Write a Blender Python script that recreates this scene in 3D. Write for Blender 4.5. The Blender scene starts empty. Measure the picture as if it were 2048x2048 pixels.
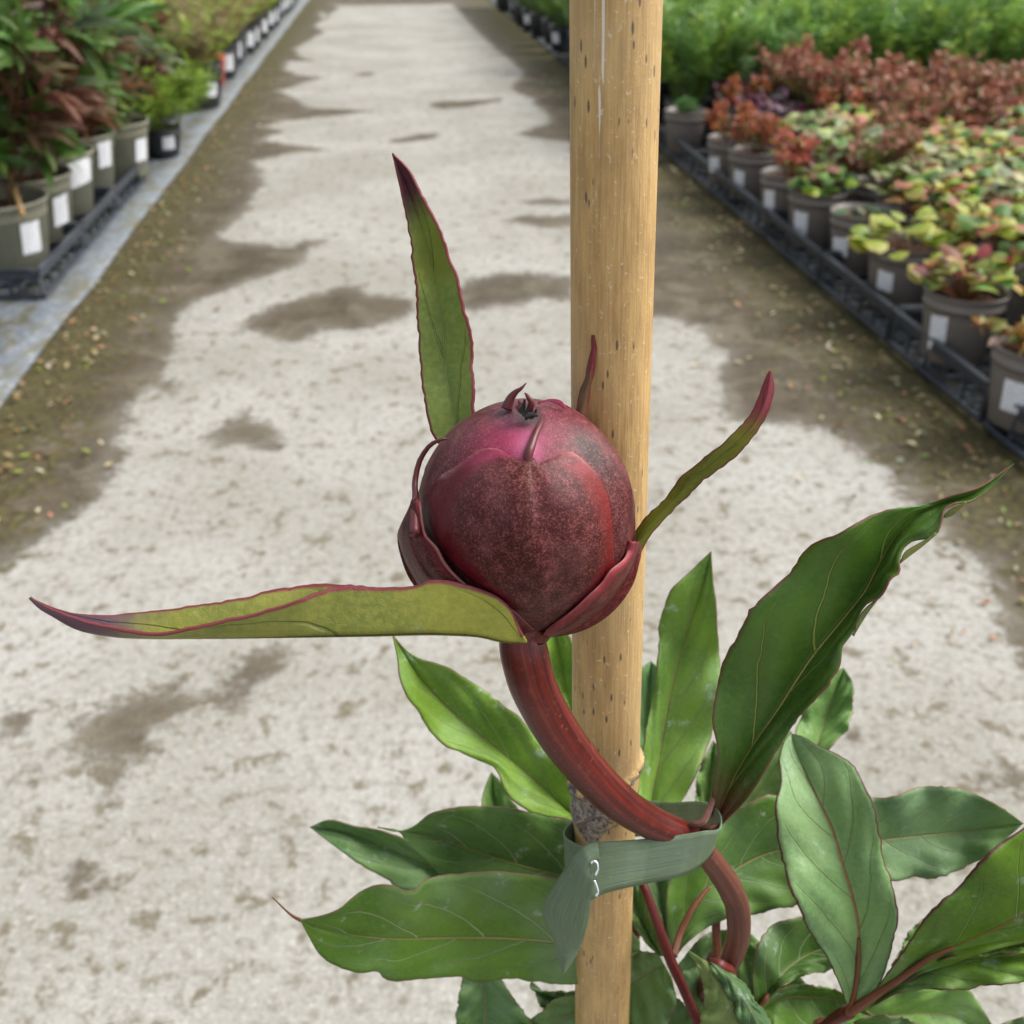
import bpy, math, random
import numpy as np
from mathutils import Vector
R = math.radians
random.seed(7); rng = np.random.default_rng(7)
S = bpy.context.scene
COL = S.collection

# ------------------------------------------------------------------ camera, sky, sun, exposure
F = 2089.0; HC = 0.8; TH = R(30.1); AZ = R(6.26)
cright = np.array([math.cos(AZ), -math.sin(AZ), 0.0])
cfwd = np.array([math.sin(AZ)*math.cos(TH), math.cos(AZ)*math.cos(TH), -math.sin(TH)])
cup = np.cross(cright, cfwd)
CAMP = np.array([0, 0, HC])
cam = bpy.data.cameras.new('camera'); camo = bpy.data.objects.new('camera', cam); COL.objects.link(camo)
cam.sensor_width = 36; cam.lens = 36*F/2048
cam.clip_start = 0.01; cam.clip_end = 400
camo.location = CAMP; camo.rotation_euler = (R(90)-TH, 0, -AZ)
cam.dof.use_dof = True; cam.dof.focus_distance = 0.195; cam.dof.aperture_fstop = 29
S.camera = camo
w = bpy.data.worlds.new('World'); S.world = w; w.use_nodes = True
nt = w.node_tree; bg = nt.nodes['Background']
sky = nt.nodes.new('ShaderNodeTexSky'); sky.sky_type = 'NISHITA'; sky.sun_disc = False
SUN_EL, SUN_AZ = R(50), R(80)          # azimuth measured from +Y towards +X
sky.sun_elevation = SUN_EL; sky.sun_rotation = SUN_AZ
sky.dust_density = 4; sky.air_density = 1.2
hs = nt.nodes.new('ShaderNodeHueSaturation'); hs.inputs['Saturation'].default_value = 0.30
nt.links.new(sky.outputs[0], hs.inputs['Color']); nt.links.new(hs.outputs[0], bg.inputs[0])
bg.inputs[1].default_value = 0.15
sl = bpy.data.lights.new('sun', 'SUN'); so = bpy.data.objects.new('sun', sl); COL.objects.link(so)
sl.energy = 1.7; sl.angle = R(32); sl.color = (1, .96, .9)
sd = Vector((math.sin(SUN_AZ)*math.cos(SUN_EL), math.cos(SUN_AZ)*math.cos(SUN_EL), math.sin(SUN_EL)))
so.rotation_euler = sd.to_track_quat('Z', 'Y').to_euler()
S.view_settings.view_transform = 'Standard'; S.view_settings.look = 'None'
S.view_settings.gamma = 1; S.view_settings.exposure = 0.85

# ------------------------------------------------------------------ helpers
def ray(x, y): return cfwd + cright*((x-1024)/F) - cup*((y-1024)/F)
def P(x, y, d): return CAMP + ray(x, y)*d
def G(x, y, z=0.0):
    r = ray(x, y); return CAMP + r*((z-HC)/r[2])
def proj(q):
    v = np.asarray(q)-CAMP; d = v@cfwd
    return 1024+F*(v@cright)/d, 1024-F*(v@cup)/d, d
def link(o, parent=None):
    COL.objects.link(o)
    if parent: o.parent = parent
    return o
def thing(name, label, cat, loc=(0, 0, 0), group=None):
    o = bpy.data.objects.new(name, None); o.empty_display_size = .05
    o.location = loc; o['label'] = label; o['category'] = cat
    if group: o['group'] = group
    return link(o)
def tag(o, label, cat, group=None, kind=None):
    if label: o['label'] = label
    if cat: o['category'] = cat
    if group: o['group'] = group
    if kind: o['kind'] = kind
    return o
def mesh(name, V, Fc, mat, smooth=True, uv=None, col=None):
    """V (n,3), Fc list of tuples; uv per vertex; col per vertex"""
    m = bpy.data.meshes.new(name)
    m.from_pydata([tuple(map(float, v)) for v in V], [], [tuple(map(int, f)) for f in Fc])
    m.materials.append(mat)
    if smooth: m.polygons.foreach_set('use_smooth', [True]*len(m.polygons))
    li = np.empty(len(m.loops), dtype=np.int32); m.loops.foreach_get('vertex_index', li)
    if uv is not None:
        l = m.uv_layers.new(name='UVMap'); l.data.foreach_set('uv', np.asarray(uv, dtype=np.float32)[li].ravel())
    if col is not None:
        a = m.color_attributes.new('Col', 'FLOAT_COLOR', 'POINT')
        c = np.ones((len(V), 4), dtype=np.float32); c[:, :3] = col; a.data.foreach_set('color', c.ravel())
    m.update(); return m
def mobj(name, m, parent=None, loc=None):
    o = bpy.data.objects.new(name, m)
    if loc is not None: o.location = loc
    return link(o, parent)
def cat_rom(pts, n):
    pts = np.asarray(pts, float)
    if len(pts) < 3:
        t = np.linspace(0, 1, n)[:, None]; return pts[0]*(1-t)+pts[-1]*t
    seg = np.linalg.norm(np.diff(pts[:, :2] if pts.shape[1] > 1 else pts, axis=0), axis=1)+1e-9
    s = np.r_[0, np.cumsum(seg)]; s /= s[-1]
    u = np.linspace(0, 1, n); out = np.zeros((n, pts.shape[1]))
    k = np.clip(np.searchsorted(s, u, 'right')-1, 0, len(pts)-2)
    tang = np.gradient(pts, s, axis=0)
    h = (s[k+1]-s[k])[:, None]; t = ((u-s[k])[:, None])/h
    p0, p1 = pts[k], pts[k+1]; m0, m1 = tang[k]*h, tang[k+1]*h
    return (2*t**3-3*t**2+1)*p0+(t**3-2*t**2+t)*m0+(-2*t**3+3*t**2)*p1+(t**3-t**2)*m1
def lin(pts, n):
    pts = np.asarray(pts, float).ravel(); return np.interp(np.linspace(0, 1, n), np.linspace(0, 1, len(pts)), pts)

# node helpers
class NT:
    def __init__(s, name):
        s.m = bpy.data.materials.new(name); s.m.use_nodes = True; s.t = s.m.node_tree
        s.b = s.t.nodes['Principled BSDF']; s.out = s.t.nodes['Material Output']
    def n(s, typ, **kw):
        nd = s.t.nodes.new('ShaderNode'+typ)
        for k, v in kw.items():
            if k.startswith('_'): nd.inputs[k[1:].replace('_', ' ')].default_value = v
            else: setattr(nd, k, v)
        return nd
    def l(s, a, b): s.t.links.new(a, b)
    def val(s, x, sock):
        if hasattr(x, 'links') or isinstance(x, bpy.types.NodeSocket): s.l(x, sock)
        else: sock.default_value = x
    def math(s, op, a, b=0.0, c=0.0, clamp=False):
        nd = s.n('Math', operation=op); nd.use_clamp = clamp
        s.val(a, nd.inputs[0]); s.val(b, nd.inputs[1])
        if op in ('MULTIPLY_ADD', 'COMPARE'): s.val(c, nd.inputs[2])
        return nd.outputs[0]
    def mix(s, f, a, b, bt='MIX'):
        nd = s.n('MixRGB', blend_type=bt)
        s.val(f, nd.inputs[0])
        for x, i in ((a, 1), (b, 2)):
            if isinstance(x, tuple): nd.inputs[i].default_value = (*x[:3], 1)
            else: s.l(x, nd.inputs[i])
        return nd.outputs[0]
    def ramp(s, x, lo, hi):      # smoothstep mask
        nd = s.n('MapRange', interpolation_type='SMOOTHSTEP')
        s.val(x, nd.inputs[0]); nd.inputs[1].default_value = lo; nd.inputs[2].default_value = hi
        return nd.outputs[0]
    def noise(s, scale, detail=4, rough=.55, vec=None, dist=0):
        nd = s.n('TexNoise'); nd.inputs['Scale'].default_value = scale; nd.inputs['Detail'].default_value = detail
        nd.inputs['Roughness'].default_value = rough; nd.inputs['Distortion'].default_value = dist
        if vec is not None: s.l(vec, nd.inputs['Vector'])
        return nd
    def coord(s, which='Object', scale=None):
        tc = s.n('TexCoord').outputs[which]
        if scale:
            mp = s.n('Mapping'); s.l(tc, mp.inputs['Vector']); mp.inputs['Scale'].default_value = scale; return mp.outputs[0]
        return tc
    def bump(s, h, strength=.3, dist=.01):
        nd = s.n('Bump'); nd.inputs['Strength'].default_value = strength; nd.inputs['Distance'].default_value = dist
        s.l(h, nd.inputs['Height']); s.l(nd.outputs[0], s.b.inputs['Normal']); return nd
    def attr(s, name, out='Color'):
        nd = s.n('Attribute'); nd.attribute_name = name; return nd.outputs[out]
    def base(s, c):
        if isinstance(c, tuple): s.b.inputs['Base Color'].default_value = (*c[:3], 1)
        else: s.l(c, s.b.inputs['Base Color'])
    def rough(s, r): s.val(r, s.b.inputs['Roughness'])
    def translucent(s, colsock, fac):
        tr = s.n('BsdfTranslucent'); s.l(colsock, tr.inputs[0]); mx = s.n('MixShader'); mx.inputs[0].default_value = fac
        s.l(s.b.outputs[0], mx.inputs[1]); s.l(tr.outputs[0], mx.inputs[2]); s.l(mx.outputs[0], s.out.inputs[0])

def simple_mat(name, col, rough=.5, nscale=40, namt=.25, bump=0.0, metal=0, spec=.5):
    t = NT(name); nz = t.noise(nscale, 5)
    c2 = tuple(x*(1-namt) for x in col); c1 = tuple(min(1, x*(1+namt)) for x in col)
    t.base(t.mix(t.ramp(nz.outputs[0], .3, .7), c2, c1)); t.rough(rough); t.b.inputs['Metallic'].default_value = metal
    t.b.inputs['Specular IOR Level'].default_value = spec
    if bump: t.bump(nz.outputs[0], bump, .002)
    return t.m

# ------------------------------------------------------------------ ground
def sdf_poly(X, Y, poly):
    poly = np.asarray(poly); d = np.full(X.shape, 1e9); inside = np.zeros(X.shape, bool)
    for i in range(len(poly)):
        a = poly[i]; b = poly[(i+1) % len(poly)]; e = b-a
        wx, wy = X-a[0], Y-a[1]; t = np.clip((wx*e[0]+wy*e[1])/(e@e+1e-12), 0, 1)
        d = np.minimum(d, np.hypot(wx-e[0]*t, wy-e[1]*t))
        c = ((a[1] <= Y) & (b[1] > Y)) | ((b[1] <= Y) & (a[1] > Y))
        with np.errstate(divide='ignore', invalid='ignore'):
            xi = a[0]+(Y-a[1])/(b[1]-a[1]+1e-12)*e[0]
        inside ^= c & (X < xi)
    return np.where(inside, d, -d)
def gp(px): return [G(x, y)[:2] for x, y in px]
EDGE_L, EDGE_R = -.74, 1.00
wetL = [(EDGE_L-.05, .3)] + [(-.62, .6), (-.60, .95)] + gp([(-60, 1180), (0, 1142), (60, 1108), (110, 1072), (200, 1005), (255, 925), (240, 880), (248, 850), (300, 780), (362, 690), (350, 650), (400, 598), (500, 568), (595, 528), (652, 478), (560, 492), (435, 478),
       (500, 415), (530, 362), (512, 322), (590, 306), (665, 300), (600, 290), (525, 280), (570, 262), (528, 252), (560, 244), (615, 237), (700, 228), (768, 222), (690, 218), (622, 214), (600, 200), (560, 182), (610, 165), (660, 154), (600, 150), (572, 140), (580, 122), (640, 124), (600, 112), (590, 98), (650, 64), (630, 52), (660, 34), (640, 24)]) + [(-.52, 9.6), (-.40, 10.6), (-.6, 11.4), (-.5, 14), (EDGE_L-.05, 14)]
wetR = [(EDGE_R+.3, .3), (.72, .3), (.80, .75)] + gp([(2100, 1400), (2048, 1335), (2005, 1265), (1990, 1190), (1950, 1130), (1885, 1085), (1860, 1040), (1805, 1000), (1790, 952), (1740, 922), (1665, 872), (1600, 846), (1530, 850), (1472, 842), (1438, 805), (1428, 760), (1448, 705),
       (1400, 662), (1340, 640), (1290, 638), (1215, 600), (1190, 520), (1165, 430), (1150, 340), (1140, 285), (1080, 278), (1025, 268), (1095, 245), (1095, 232), (1062, 198), (1019, 179), (1048, 146), (1019, 121), (983, 92), (950, 60), (915, 20)]) + [(.60, 11.5), (.5, 14), (EDGE_R+.3, 14)]
blobs = [gp(p) for p in (
    [(478, 655), (505, 632), (560, 605), (610, 592), (652, 577), (705, 572), (742, 592), (795, 590), (832, 602), (838, 622), (790, 640), (755, 658), (700, 664), (648, 655), (628, 672), (590, 686), (550, 682), (505, 668)],
    [(905, 585), (930, 562), (990, 545), (1060, 545), (1145, 552), (1150, 600), (1080, 598), (1040, 612), (985, 612), (950, 632), (905, 618)],
    [(1000, 440), (1050, 428), (1100, 434), (1150, 428), (1150, 452), (1080, 458), (1040, 446)],
    [(1030, 402), (1090, 396), (1150, 400), (1140, 410), (1070, 410)],
    [(850, 214), (870, 203), (940, 200), (1010, 195), (1000, 204), (940, 214), (890, 219)],
    [(765, 283), (800, 274), (840, 267), (890, 268), (860, 280), (800, 286)],
    [(700, 148), (740, 143), (760, 150), (720, 154)],
    [(130, 1500), (160, 1450), (240, 1395), (330, 1370), (380, 1400), (375, 1440), (300, 1470), (330, 1500), (270, 1520), (240, 1575), (190, 1560), (200, 1520)],
    [(430, 1400), (450, 1350), (500, 1310), (560, 1305), (560, 1345), (520, 1370), (490, 1400), (450, 1425)],
    [(120, 1740), (150, 1715), (190, 1725), (180, 1765), (140, 1780)],
    [(20, 1540), (60, 1525), (92, 1540), (60, 1560)], [(0, 1440), (30, 1425), (65, 1440), (30, 1465)],
    [(390, 880), (440, 840), (500, 820), (560, 860), (590, 900), (520, 910), (460, 900)],
    [(1960, 1560), (1990, 1545), (2048, 1550), (2048, 1590), (1990, 1588)],
    [(1702, 1468), (1718, 1462), (1765, 1500), (1755, 1508)],
    [(300, 760), (360, 765), (355, 790), (310, 790)])]
weak = [0, 0, 0, 0, 0, 0, .01, -.004, -.002, -.003, -.003, -.003, .010, 0, 0, .004]
xs = np.unique(np.round(np.r_[-60, -30, -15, -8, -5, -3.2, np.arange(-2.4, -.95, .12), np.arange(-.95, 1.1, .013), np.arange(1.15, 3.4, .15), 4, 6, 10, 20, 35, 60], 4))
yl = [-60, -20, -8, -3, -1, -.2]; y = .25
while y < 15: yl.append(y); y += max(.009, y*.0065)
ys = np.array(yl+[16, 18, 22, 30, 45, 80, 140])
X, Y = np.meshgrid(xs, ys)
wL = sdf_poly(X, Y, wetL); wR = sdf_poly(X, Y, wetR)
wetf = np.maximum(wL, wR)
for p, k in zip(blobs, weak): wetf = np.maximum(wetf, sdf_poly(X, Y, p)-k)
wetf = np.maximum(wetf, np.where(Y > 10.9, np.minimum(.3, (Y-10.9)*.25), -1))
wetf = np.where((X > EDGE_R+.2) | (X < EDGE_L-.04), .3, wetf)
band = np.maximum(np.clip(1-(X-EDGE_L)/.30, 0, 1), np.clip(1-(EDGE_R-X)/.36, 0, 1))
V = np.stack([X.ravel(), Y.ravel(), np.zeros(X.size)], 1)
nx, ny = len(xs), len(ys)
ii = (np.arange(ny-1)[:, None]*nx+np.arange(nx-1)[None]).ravel()
Fc = np.stack([ii, ii+1, ii+nx+1, ii+nx], 1)
def ground_mat():
    t = NT('worn_concrete'); co = t.coord('Object')
    wet = t.attr('Col'); sp = t.n('SeparateColor'); t.l(wet, sp.inputs[0])
    n1 = t.noise(9, 7, .62, co, .3); n2 = t.noise(70, 6, .65, co); n3 = t.noise(2.2, 5, .6, co); n4 = t.noise(320, 3, .6, co)
    e = t.math('ADD', sp.outputs[0], t.math('MULTIPLY', t.math('SUBTRACT', n1.outputs[0], .5), .10))
    e = t.math('ADD', e, t.math('MULTIPLY', t.math('SUBTRACT', n2.outputs[0], .5), .075))
    e = t.math('ADD', e, t.math('MULTIPLY', t.math('SUBTRACT', n4.outputs[0], .5), .03)); e = t.math('ADD', e, t.math('MULTIPLY', t.math('SUBTRACT', t.noise(26, 6, .7, co, .2).outputs[0], .5), .07))
    wm = t.math('MULTIPLY', t.ramp(e, -.014+.5, .016+.5), t.math('ADD', .80, t.math('MULTIPLY', t.ramp(e, .5, .56), .2)))
    # dry concrete
    dry = t.mix(t.ramp(n3.outputs[0], .35, .65), (.275, .265, .232), (.365, .358, .33))
    dry = t.mix(t.math('MULTIPLY', t.ramp(n2.outputs[0], .47, .64), .62), dry, (.165, .148, .110))
    dry = t.mix(t.math('MULTIPLY', t.ramp(n4.outputs[0], .48, .66), .5), dry, (.13, .118, .092))
    n6 = t.noise(170, 5, .6, co); dry = t.mix(t.math('MULTIPLY', t.ramp(n6.outputs[0], .53, .66), .42), dry, (.53, .51, .45))
    n5 = t.noise(26, 6, .7, co, .2)
    dry = t.mix(t.math('MULTIPLY', t.ramp(n5.outputs[0], .55, .63), .8), dry, (.12, .10, .06))
    vor = t.n('TexVoronoi'); vor.inputs['Scale'].default_value = 22; t.l(co, vor.inputs['Vector'])
    dry = t.mix(t.math('MULTIPLY', t.ramp(t.math('ADD', vor.outputs[0], t.math('MULTIPLY', n2.outputs[0], .25)), .27, .19), .6), dry, (.12, .10, .06))
    wetc = t.mix(t.ramp(n1.outputs[0], .3, .7), (.052, .040, .025), (.100, .080, .052))
    wetc = t.mix(t.math('MULTIPLY', t.ramp(n2.outputs[0], .5, .7), .45), wetc, (.20, .175, .13))
    moss = t.mix(t.ramp(n2.outputs[0], .35, .65), (.026, .021, .011), (.098, .086, .022))
    mm = t.math('MULTIPLY', t.ramp(t.math('ADD', sp.outputs[1], t.math('MULTIPLY', t.math('SUBTRACT', n5.outputs[0], .5), 2.6)), .30, .70), .80)
    wetc = t.mix(t.math('MULTIPLY', t.ramp(t.noise(7, 6, .68, co, .6).outputs[0], .47, .62), .65), wetc, (.160, .138, .098)); wetc = t.mix(t.math('MULTIPLY', t.ramp(n4.outputs[0], .52, .62), .5), wetc, (.035, .027, .017)); wetc = t.mix(mm, wetc, moss)
    t.base(t.mix(wm, dry, wetc))
    t.rough(t.math('SUBTRACT', .9, t.math('MULTIPLY', wm, .12)))
    t.b.inputs['Specular IOR Level'].default_value = .22
    h = t.math('ADD', t.math('MULTIPLY', n2.outputs[0], 1.0), t.math('MULTIPLY', n4.outputs[0], .5))
    t.bump(h, .6, .004); return t.m
m = mesh('ground', V, Fc, ground_mat(), True, None, np.stack([np.clip(wetf, -.5, .5).ravel()+.5, band.ravel(), np.zeros(X.size)], 1))
tag(mobj('ground', m), None, None, None, 'structure')

def fabric_mat():
    t = NT('ground_fabric'); co = t.coord('Object'); n1 = t.noise(9, 8, .72, t.coord('Object', (1.6, .8, 1)), .8); n2 = t.noise(60, 5, .6, co)
    wv = t.n('TexWave'); wv.inputs['Scale'].default_value = 60; t.l(co, wv.inputs['Vector'])
    c = t.mix(t.ramp(n2.outputs[0], .3, .7), (.095, .112, .130), (.175, .20, .23))
    c = t.mix(t.math('MULTIPLY', wv.outputs[1], .15), c, (.05, .06, .07))
    c = t.mix(t.math('MULTIPLY', t.ramp(n1.outputs[0], .44, .60), .85), c, (.085, .075, .030))
    c = t.mix(t.math('MULTIPLY', t.ramp(n2.outputs[0], .58, .68), .5), c, (.40, .36, .26))
    t.base(c); t.rough(.5); t.bump(n2.outputs[0], .3, .003); return t.m
FAB = fabric_mat()
def fabric(name, x0, x1):
    xs = np.linspace(x0, x1, 40); ys = np.r_[np.arange(.2, 14, .06)]
    X, Y = np.meshgrid(xs, ys)
    e = np.exp(-((X-(x1 if x1 < 0 else x0))/.03)**2)
    Z = .006+.003*e*(1+np.sin(Y*9)*.5)+.002*np.abs(np.sin(X*11+np.sin(Y*4)*2))
    X = X+.0025*np.sin(Y*5+1)*e
    V = np.stack([X.ravel(), Y.ravel(), Z.ravel()], 1); nx = len(xs)
    ii = (np.arange(len(ys)-1)[:, None]*nx+np.arange(nx-1)[None]).ravel()
    o = mobj(name, mesh(name, V, np.stack([ii, ii+1, ii+nx+1, ii+nx], 1), FAB))
    md = o.modifiers.new('s', 'SOLIDIFY'); md.thickness = .002
    return tag(o, None, None, None, 'structure')
fabric('ground_cloth', -4.2, EDGE_L)
fabric('ground_cloth', 1.03, 4.4)

# ------------------------------------------------------------------ litter on the damp edges
def leaf_mat_simple():
    t = NT('foliage'); c = t.attr('Col'); n1 = t.noise(60, 3)
    c2 = t.mix(.35, c, t.mix(n1.outputs[0], (.02, .03, .01), (.8, .8, .6)), 'OVERLAY')
    t.base(c2); t.rough(.5); t.b.inputs['Specular IOR Level'].default_value = .35
    t.translucent(c2, .3); return t.m
FOL = leaf_mat_simple()
class Leaves:
    """collects many small leaves: each with own colour, into ONE mesh of a plant"""
    def __init__(s): s.V, s.F, s.C, s.n = [], [], [], 0
    def add(s, v, f, c):
        s.V.append(v); s.F += [tuple(i+s.n for i in q) for q in f]; s.C.append(np.tile(c, (len(v), 1))); s.n += len(v)
    def lance(s, p, d, nrm, L, W, c, droop=.25, fold=.25):
        d = d/np.linalg.norm(d); sd = np.cross(d, nrm); sd /= np.linalg.norm(sd)+1e-9; up = np.cross(sd, d)
        a = []
        for t, wv in ((0, .12), (.33, 1), (.68, .75), (1, 0)):
            c0 = p+d*L*t-up*L*droop*t*t
            if wv == 0: a.append(c0)
            else: a += [c0-sd*W*.5*wv+up*W*fold*wv*.5, c0, c0+sd*W*.5*wv+up*W*fold*wv*.5]
        s.add(np.array(a), [(0, 1, 4, 3), (1, 2, 5, 4), (3, 4, 7, 6), (4, 5, 8, 7), (6, 7, 9), (7, 8, 9)], c)
    def blade(s, p, d, L, W, c):
        d = d/np.linalg.norm(d); sd = np.cross(d, rng.normal(size=3)); sd /= np.linalg.norm(sd)+1e-9
        s.add(np.array([p-sd*W*.3, p+sd*W*.3, p+d*L*.5+sd*W*.5, p+d*L, p+d*L*.5-sd*W*.5]), [(0, 1, 2, 4), (4, 2, 3)], c)
    def round(s, p, d, nrm, Rr, c, c2=None, lobes=5):
        d = d/np.linalg.norm(d); sd = np.cross(d, nrm); sd /= np.linalg.norm(sd)+1e-9; up = np.cross(sd, d)
        n = lobes*3+1; th = np.linspace(-math.pi*.9, math.pi*.9, n)
        ph = rng.uniform(0, 6); rr = Rr*(.86+.14*np.abs(np.cos(np.linspace(0, math.pi*lobes, n))))
        ctr = p+d*Rr*.55
        pts = [p, ctr]+[ctr+(d*math.cos(a)+sd*math.sin(a))*q+up*(.18*q*math.sin(2*a+ph)-.25*q*q/Rr) for a, q in zip(th, rr)]
        mid = [ctr+(d*math.cos(a)+sd*math.sin(a))*q*.6+up*(-.05*q) for a, q in zip(th, rr)]
        v = np.array(pts+mid); m0 = 2+n
        f = [(1, m0+i+1, m0+i) for i in range(n-1)]+[(m0+i, m0+i+1, 2+i+1, 2+i) for i in range(n-1)]+[(0, 1, m0), (0, m0+n-1, 1), (0, m0, 2), (0, 2+n-1, m0+n-1)]
        cc = np.tile(c, (len(v), 1))
        if c2 is not None: cc[2:2+n] = c2
        s.V.append(v); s.F += [tuple(i+s.n for i in q) for q in f]; s.C.append(cc); s.n += len(v)
    def stalk(s, p, q, r, c):
        p, q = np.array(p), np.array(q); d = q-p; d = d/np.linalg.norm(d)
        a = np.cross(d, [0.3, .9, .1]); a /= np.linalg.norm(a); b = np.cross(d, a); v = []
        for o, rr in ((p, r), (q, r*.6)):
            for k in range(4): v.append(o+(a*math.cos(k*1.571)+b*math.sin(k*1.571))*rr)
        s.add(np.array(v), [(0, 1, 5, 4), (1, 2, 6, 5), (2, 3, 7, 6), (3, 0, 4, 7)], c)
    def mesh(s, name, mat=None): return mesh(name, np.concatenate(s.V), s.F, mat or FOL, True, None, np.clip(np.concatenate(s.C), 0, 1))
def jit(c, a=.25):
    c = np.array(c); return np.clip(c*(1+rng.uniform(-a, a))*(1+rng.uniform(-a*.4, a*.4, 3)), 0, 1)
def udir(zmin=-.2, zmax=1):
    a = rng.uniform(0, 2*math.pi); z = rng.uniform(zmin, zmax); r = math.sqrt(max(0, 1-z*z)); return np.array([r*math.cos(a), r*math.sin(a), z])
lit = Leaves()
for k in range(1500):
    left = rng.random() < .5; yy = .9+5.5*rng.random()**1.6
    xx = (EDGE_L+abs(rng.normal(0, .10))) if left else (EDGE_R-.02-abs(rng.normal(0, .14)))
    c = random.choice([(.42, .34, .2), (.5, .46, .34), (.3, .2, .09), (.33, .26, .16), (.22, .28, .05), (.45, .22, .12), (.14, .10, .05)])
    L = rng.uniform(.006, .021)*(1 if yy > 1.5 else .8); d = udir(-.1, .35)
    lit.lance(np.array([xx, yy, .004]), d, np.array([rng.normal(0, .3), rng.normal(0, .3), 1]), L, L*rng.uniform(.35, .7), jit(np.array(c)*1.0), -.15, .5)
for k in range(60):
    xx, yy = rng.uniform(-.6, .85), rng.uniform(.5, 4); L = rng.uniform(.003, .007)
    lit.lance(np.array([xx, yy, .003]), udir(-.05, .15), np.array([0, 0, 1.]), L, L*.5, jit((.35, .3, .2)), -.1, .4)
tag(mobj('fallen_litter', lit.mesh('fallen_litter')), 'scattered dry petals and leaf bits on the damp mossy path edges', 'litter', None, 'stuff')

# ------------------------------------------------------------------ pots and trays
def lathe(prof, n=40, z0=0):
    V = []; Fc = []
    for r, z in prof:
        for k in range(n): a = 2*math.pi*k/n; V.append((r*math.cos(a), r*math.sin(a), z+z0))
    for i in range(len(prof)-1):
        for k in range(n): Fc.append((i*n+k, i*n+(k+1) % n, (i+1)*n+(k+1) % n, (i+1)*n+k))
    return V, Fc
TAUPE = simple_mat('taupe_plastic', (.155, .135, .122), .42, 30, .12)
KHAKI = simple_mat('khaki_plastic', (.235, .235, .175), .42, 30, .10)
BLACK = simple_mat('black_plastic', (.018, .020, .025), .35, 60, .3)
TRAYM = simple_mat('tray_plastic', (.030, .036, .046), .38, 25, .4)
REDP = simple_mat('red_plastic', (.42, .05, .03), .4, 30, .1)
def soil_mat():
    t = NT('compost'); n1 = t.noise(120, 6, .7); n2 = t.noise(35, 4)
    c = t.mix(t.ramp(n1.outputs[0], .35, .65), (.035, .018, .010), (.17, .075, .035)); c = t.mix(t.math('MULTIPLY', n2.outputs[0], .5), c, (.09, .045, .025))
    t.base(c); t.rough(.95); t.bump(n1.outputs[0], .8, .01); return t.m
SOIL = soil_mat()
def label_mat():
    t = NT('white_label'); co = t.coord('UV'); sp = t.n('SeparateXYZ'); t.l(co, sp.inputs[0])
    bars = t.math('GREATER_THAN', t.math('SINE', t.math('MULTIPLY', sp.outputs[1], 60)), .55)
    n1 = t.noise(14, 3, .5, co); c = t.mix(t.math('MULTIPLY', t.math('MULTIPLY', bars, t.ramp(n1.outputs[0], .42, .52)), .75), (.80, .82, .86), (.12, .13, .16))
    t.base(c); t.rough(.35); return t.m
LABM = label_mat()
def pot_mesh(r, h, mat, name='pot', bands=True):
    rb = r*.76
    pr = [(rb*.3, .004), (rb*.96, 0), (rb, .003), (rb+(r-rb)*.70, h*.70), (r*.955, h*.80), (r*.985, h*.805), (r*.985, h*.835), (r*.965, h*.845), (r*.975, h*.955), (r, h*.965), (r*1.012, h*.985), (r, h), (r*.965, h*.995), (r*.93, h*.82), (r*.80, h*.5)] if bands else \
         [(rb*.3, .004), (rb*.96, 0), (rb, .003), (r*.965, h*.93), (r*1.0, h*.94), (r*1.015, h*.975), (r*1.005, h), (r*.975, h*.995), (r*.94, h*.8), (r*.82, h*.5)]
    V, Fc = lathe(pr, 44); Fc.append(tuple(range(43, -1, -1)))
    return mesh(name, V, Fc, mat)
def soil_mesh(r, z):
    V = [(0, 0, z+.006)]; n = 36
    for j, q in enumerate((.33, .66, 1.0)):
        for k in range(n): a = 2*math.pi*k/n; V.append((r*q*math.cos(a), r*q*math.sin(a), z+rng.uniform(-.003, .005)))
    Fc = [(0, 1+k, 1+(k+1) % n) for k in range(n)]
    for j in range(2):
        for k in range(n): Fc.append((1+j*n+k, 1+(j+1)*n+k, 1+(j+1)*n+(k+1) % n, 1+j*n+(k+1) % n))
    return mesh('compost', V, Fc, SOIL)
def label_mesh(r, h, ang, z0, z1, wd, tilt=0):
    """sticker hugging the pot wall"""
    rb = r*.76; V = []; UV = []; n = 7
    for j in range(5):
        for k in range(n):
            s = (k/(n-1)-.5)*wd; z = z0+(z1-z0)*j/4+tilt*s
            rr = rb+(r*.955-rb)*min(1, z/(h*.8))+.0012
            a = ang+s/rr; V.append((rr*math.cos(a), rr*math.sin(a), z)); UV.append((k/(n-1), j/4))
    Fc = [(j*n+k, j*n+k+1, (j+1)*n+k+1, (j+1)*n+k) for j in range(4) for k in range(n-1)]
    return mesh('label', V, Fc, LABM, True, UV)
def box(V, Fc, c, s):
    b = len(V); x, y, z = [q/2 for q in s]
    for dz in (-z, z):
        for dx, dy in ((-x, -y), (x, -y), (x, y), (-x, y)): V.append((c[0]+dx, c[1]+dy, c[2]+dz))
    Fc += [(b, b+3, b+2, b+1), (b+4, b+5, b+6, b+7)]+[(b+i, b+(i+1) % 4, b+4+(i+1) % 4, b+4+i) for i in range(4)]
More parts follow.
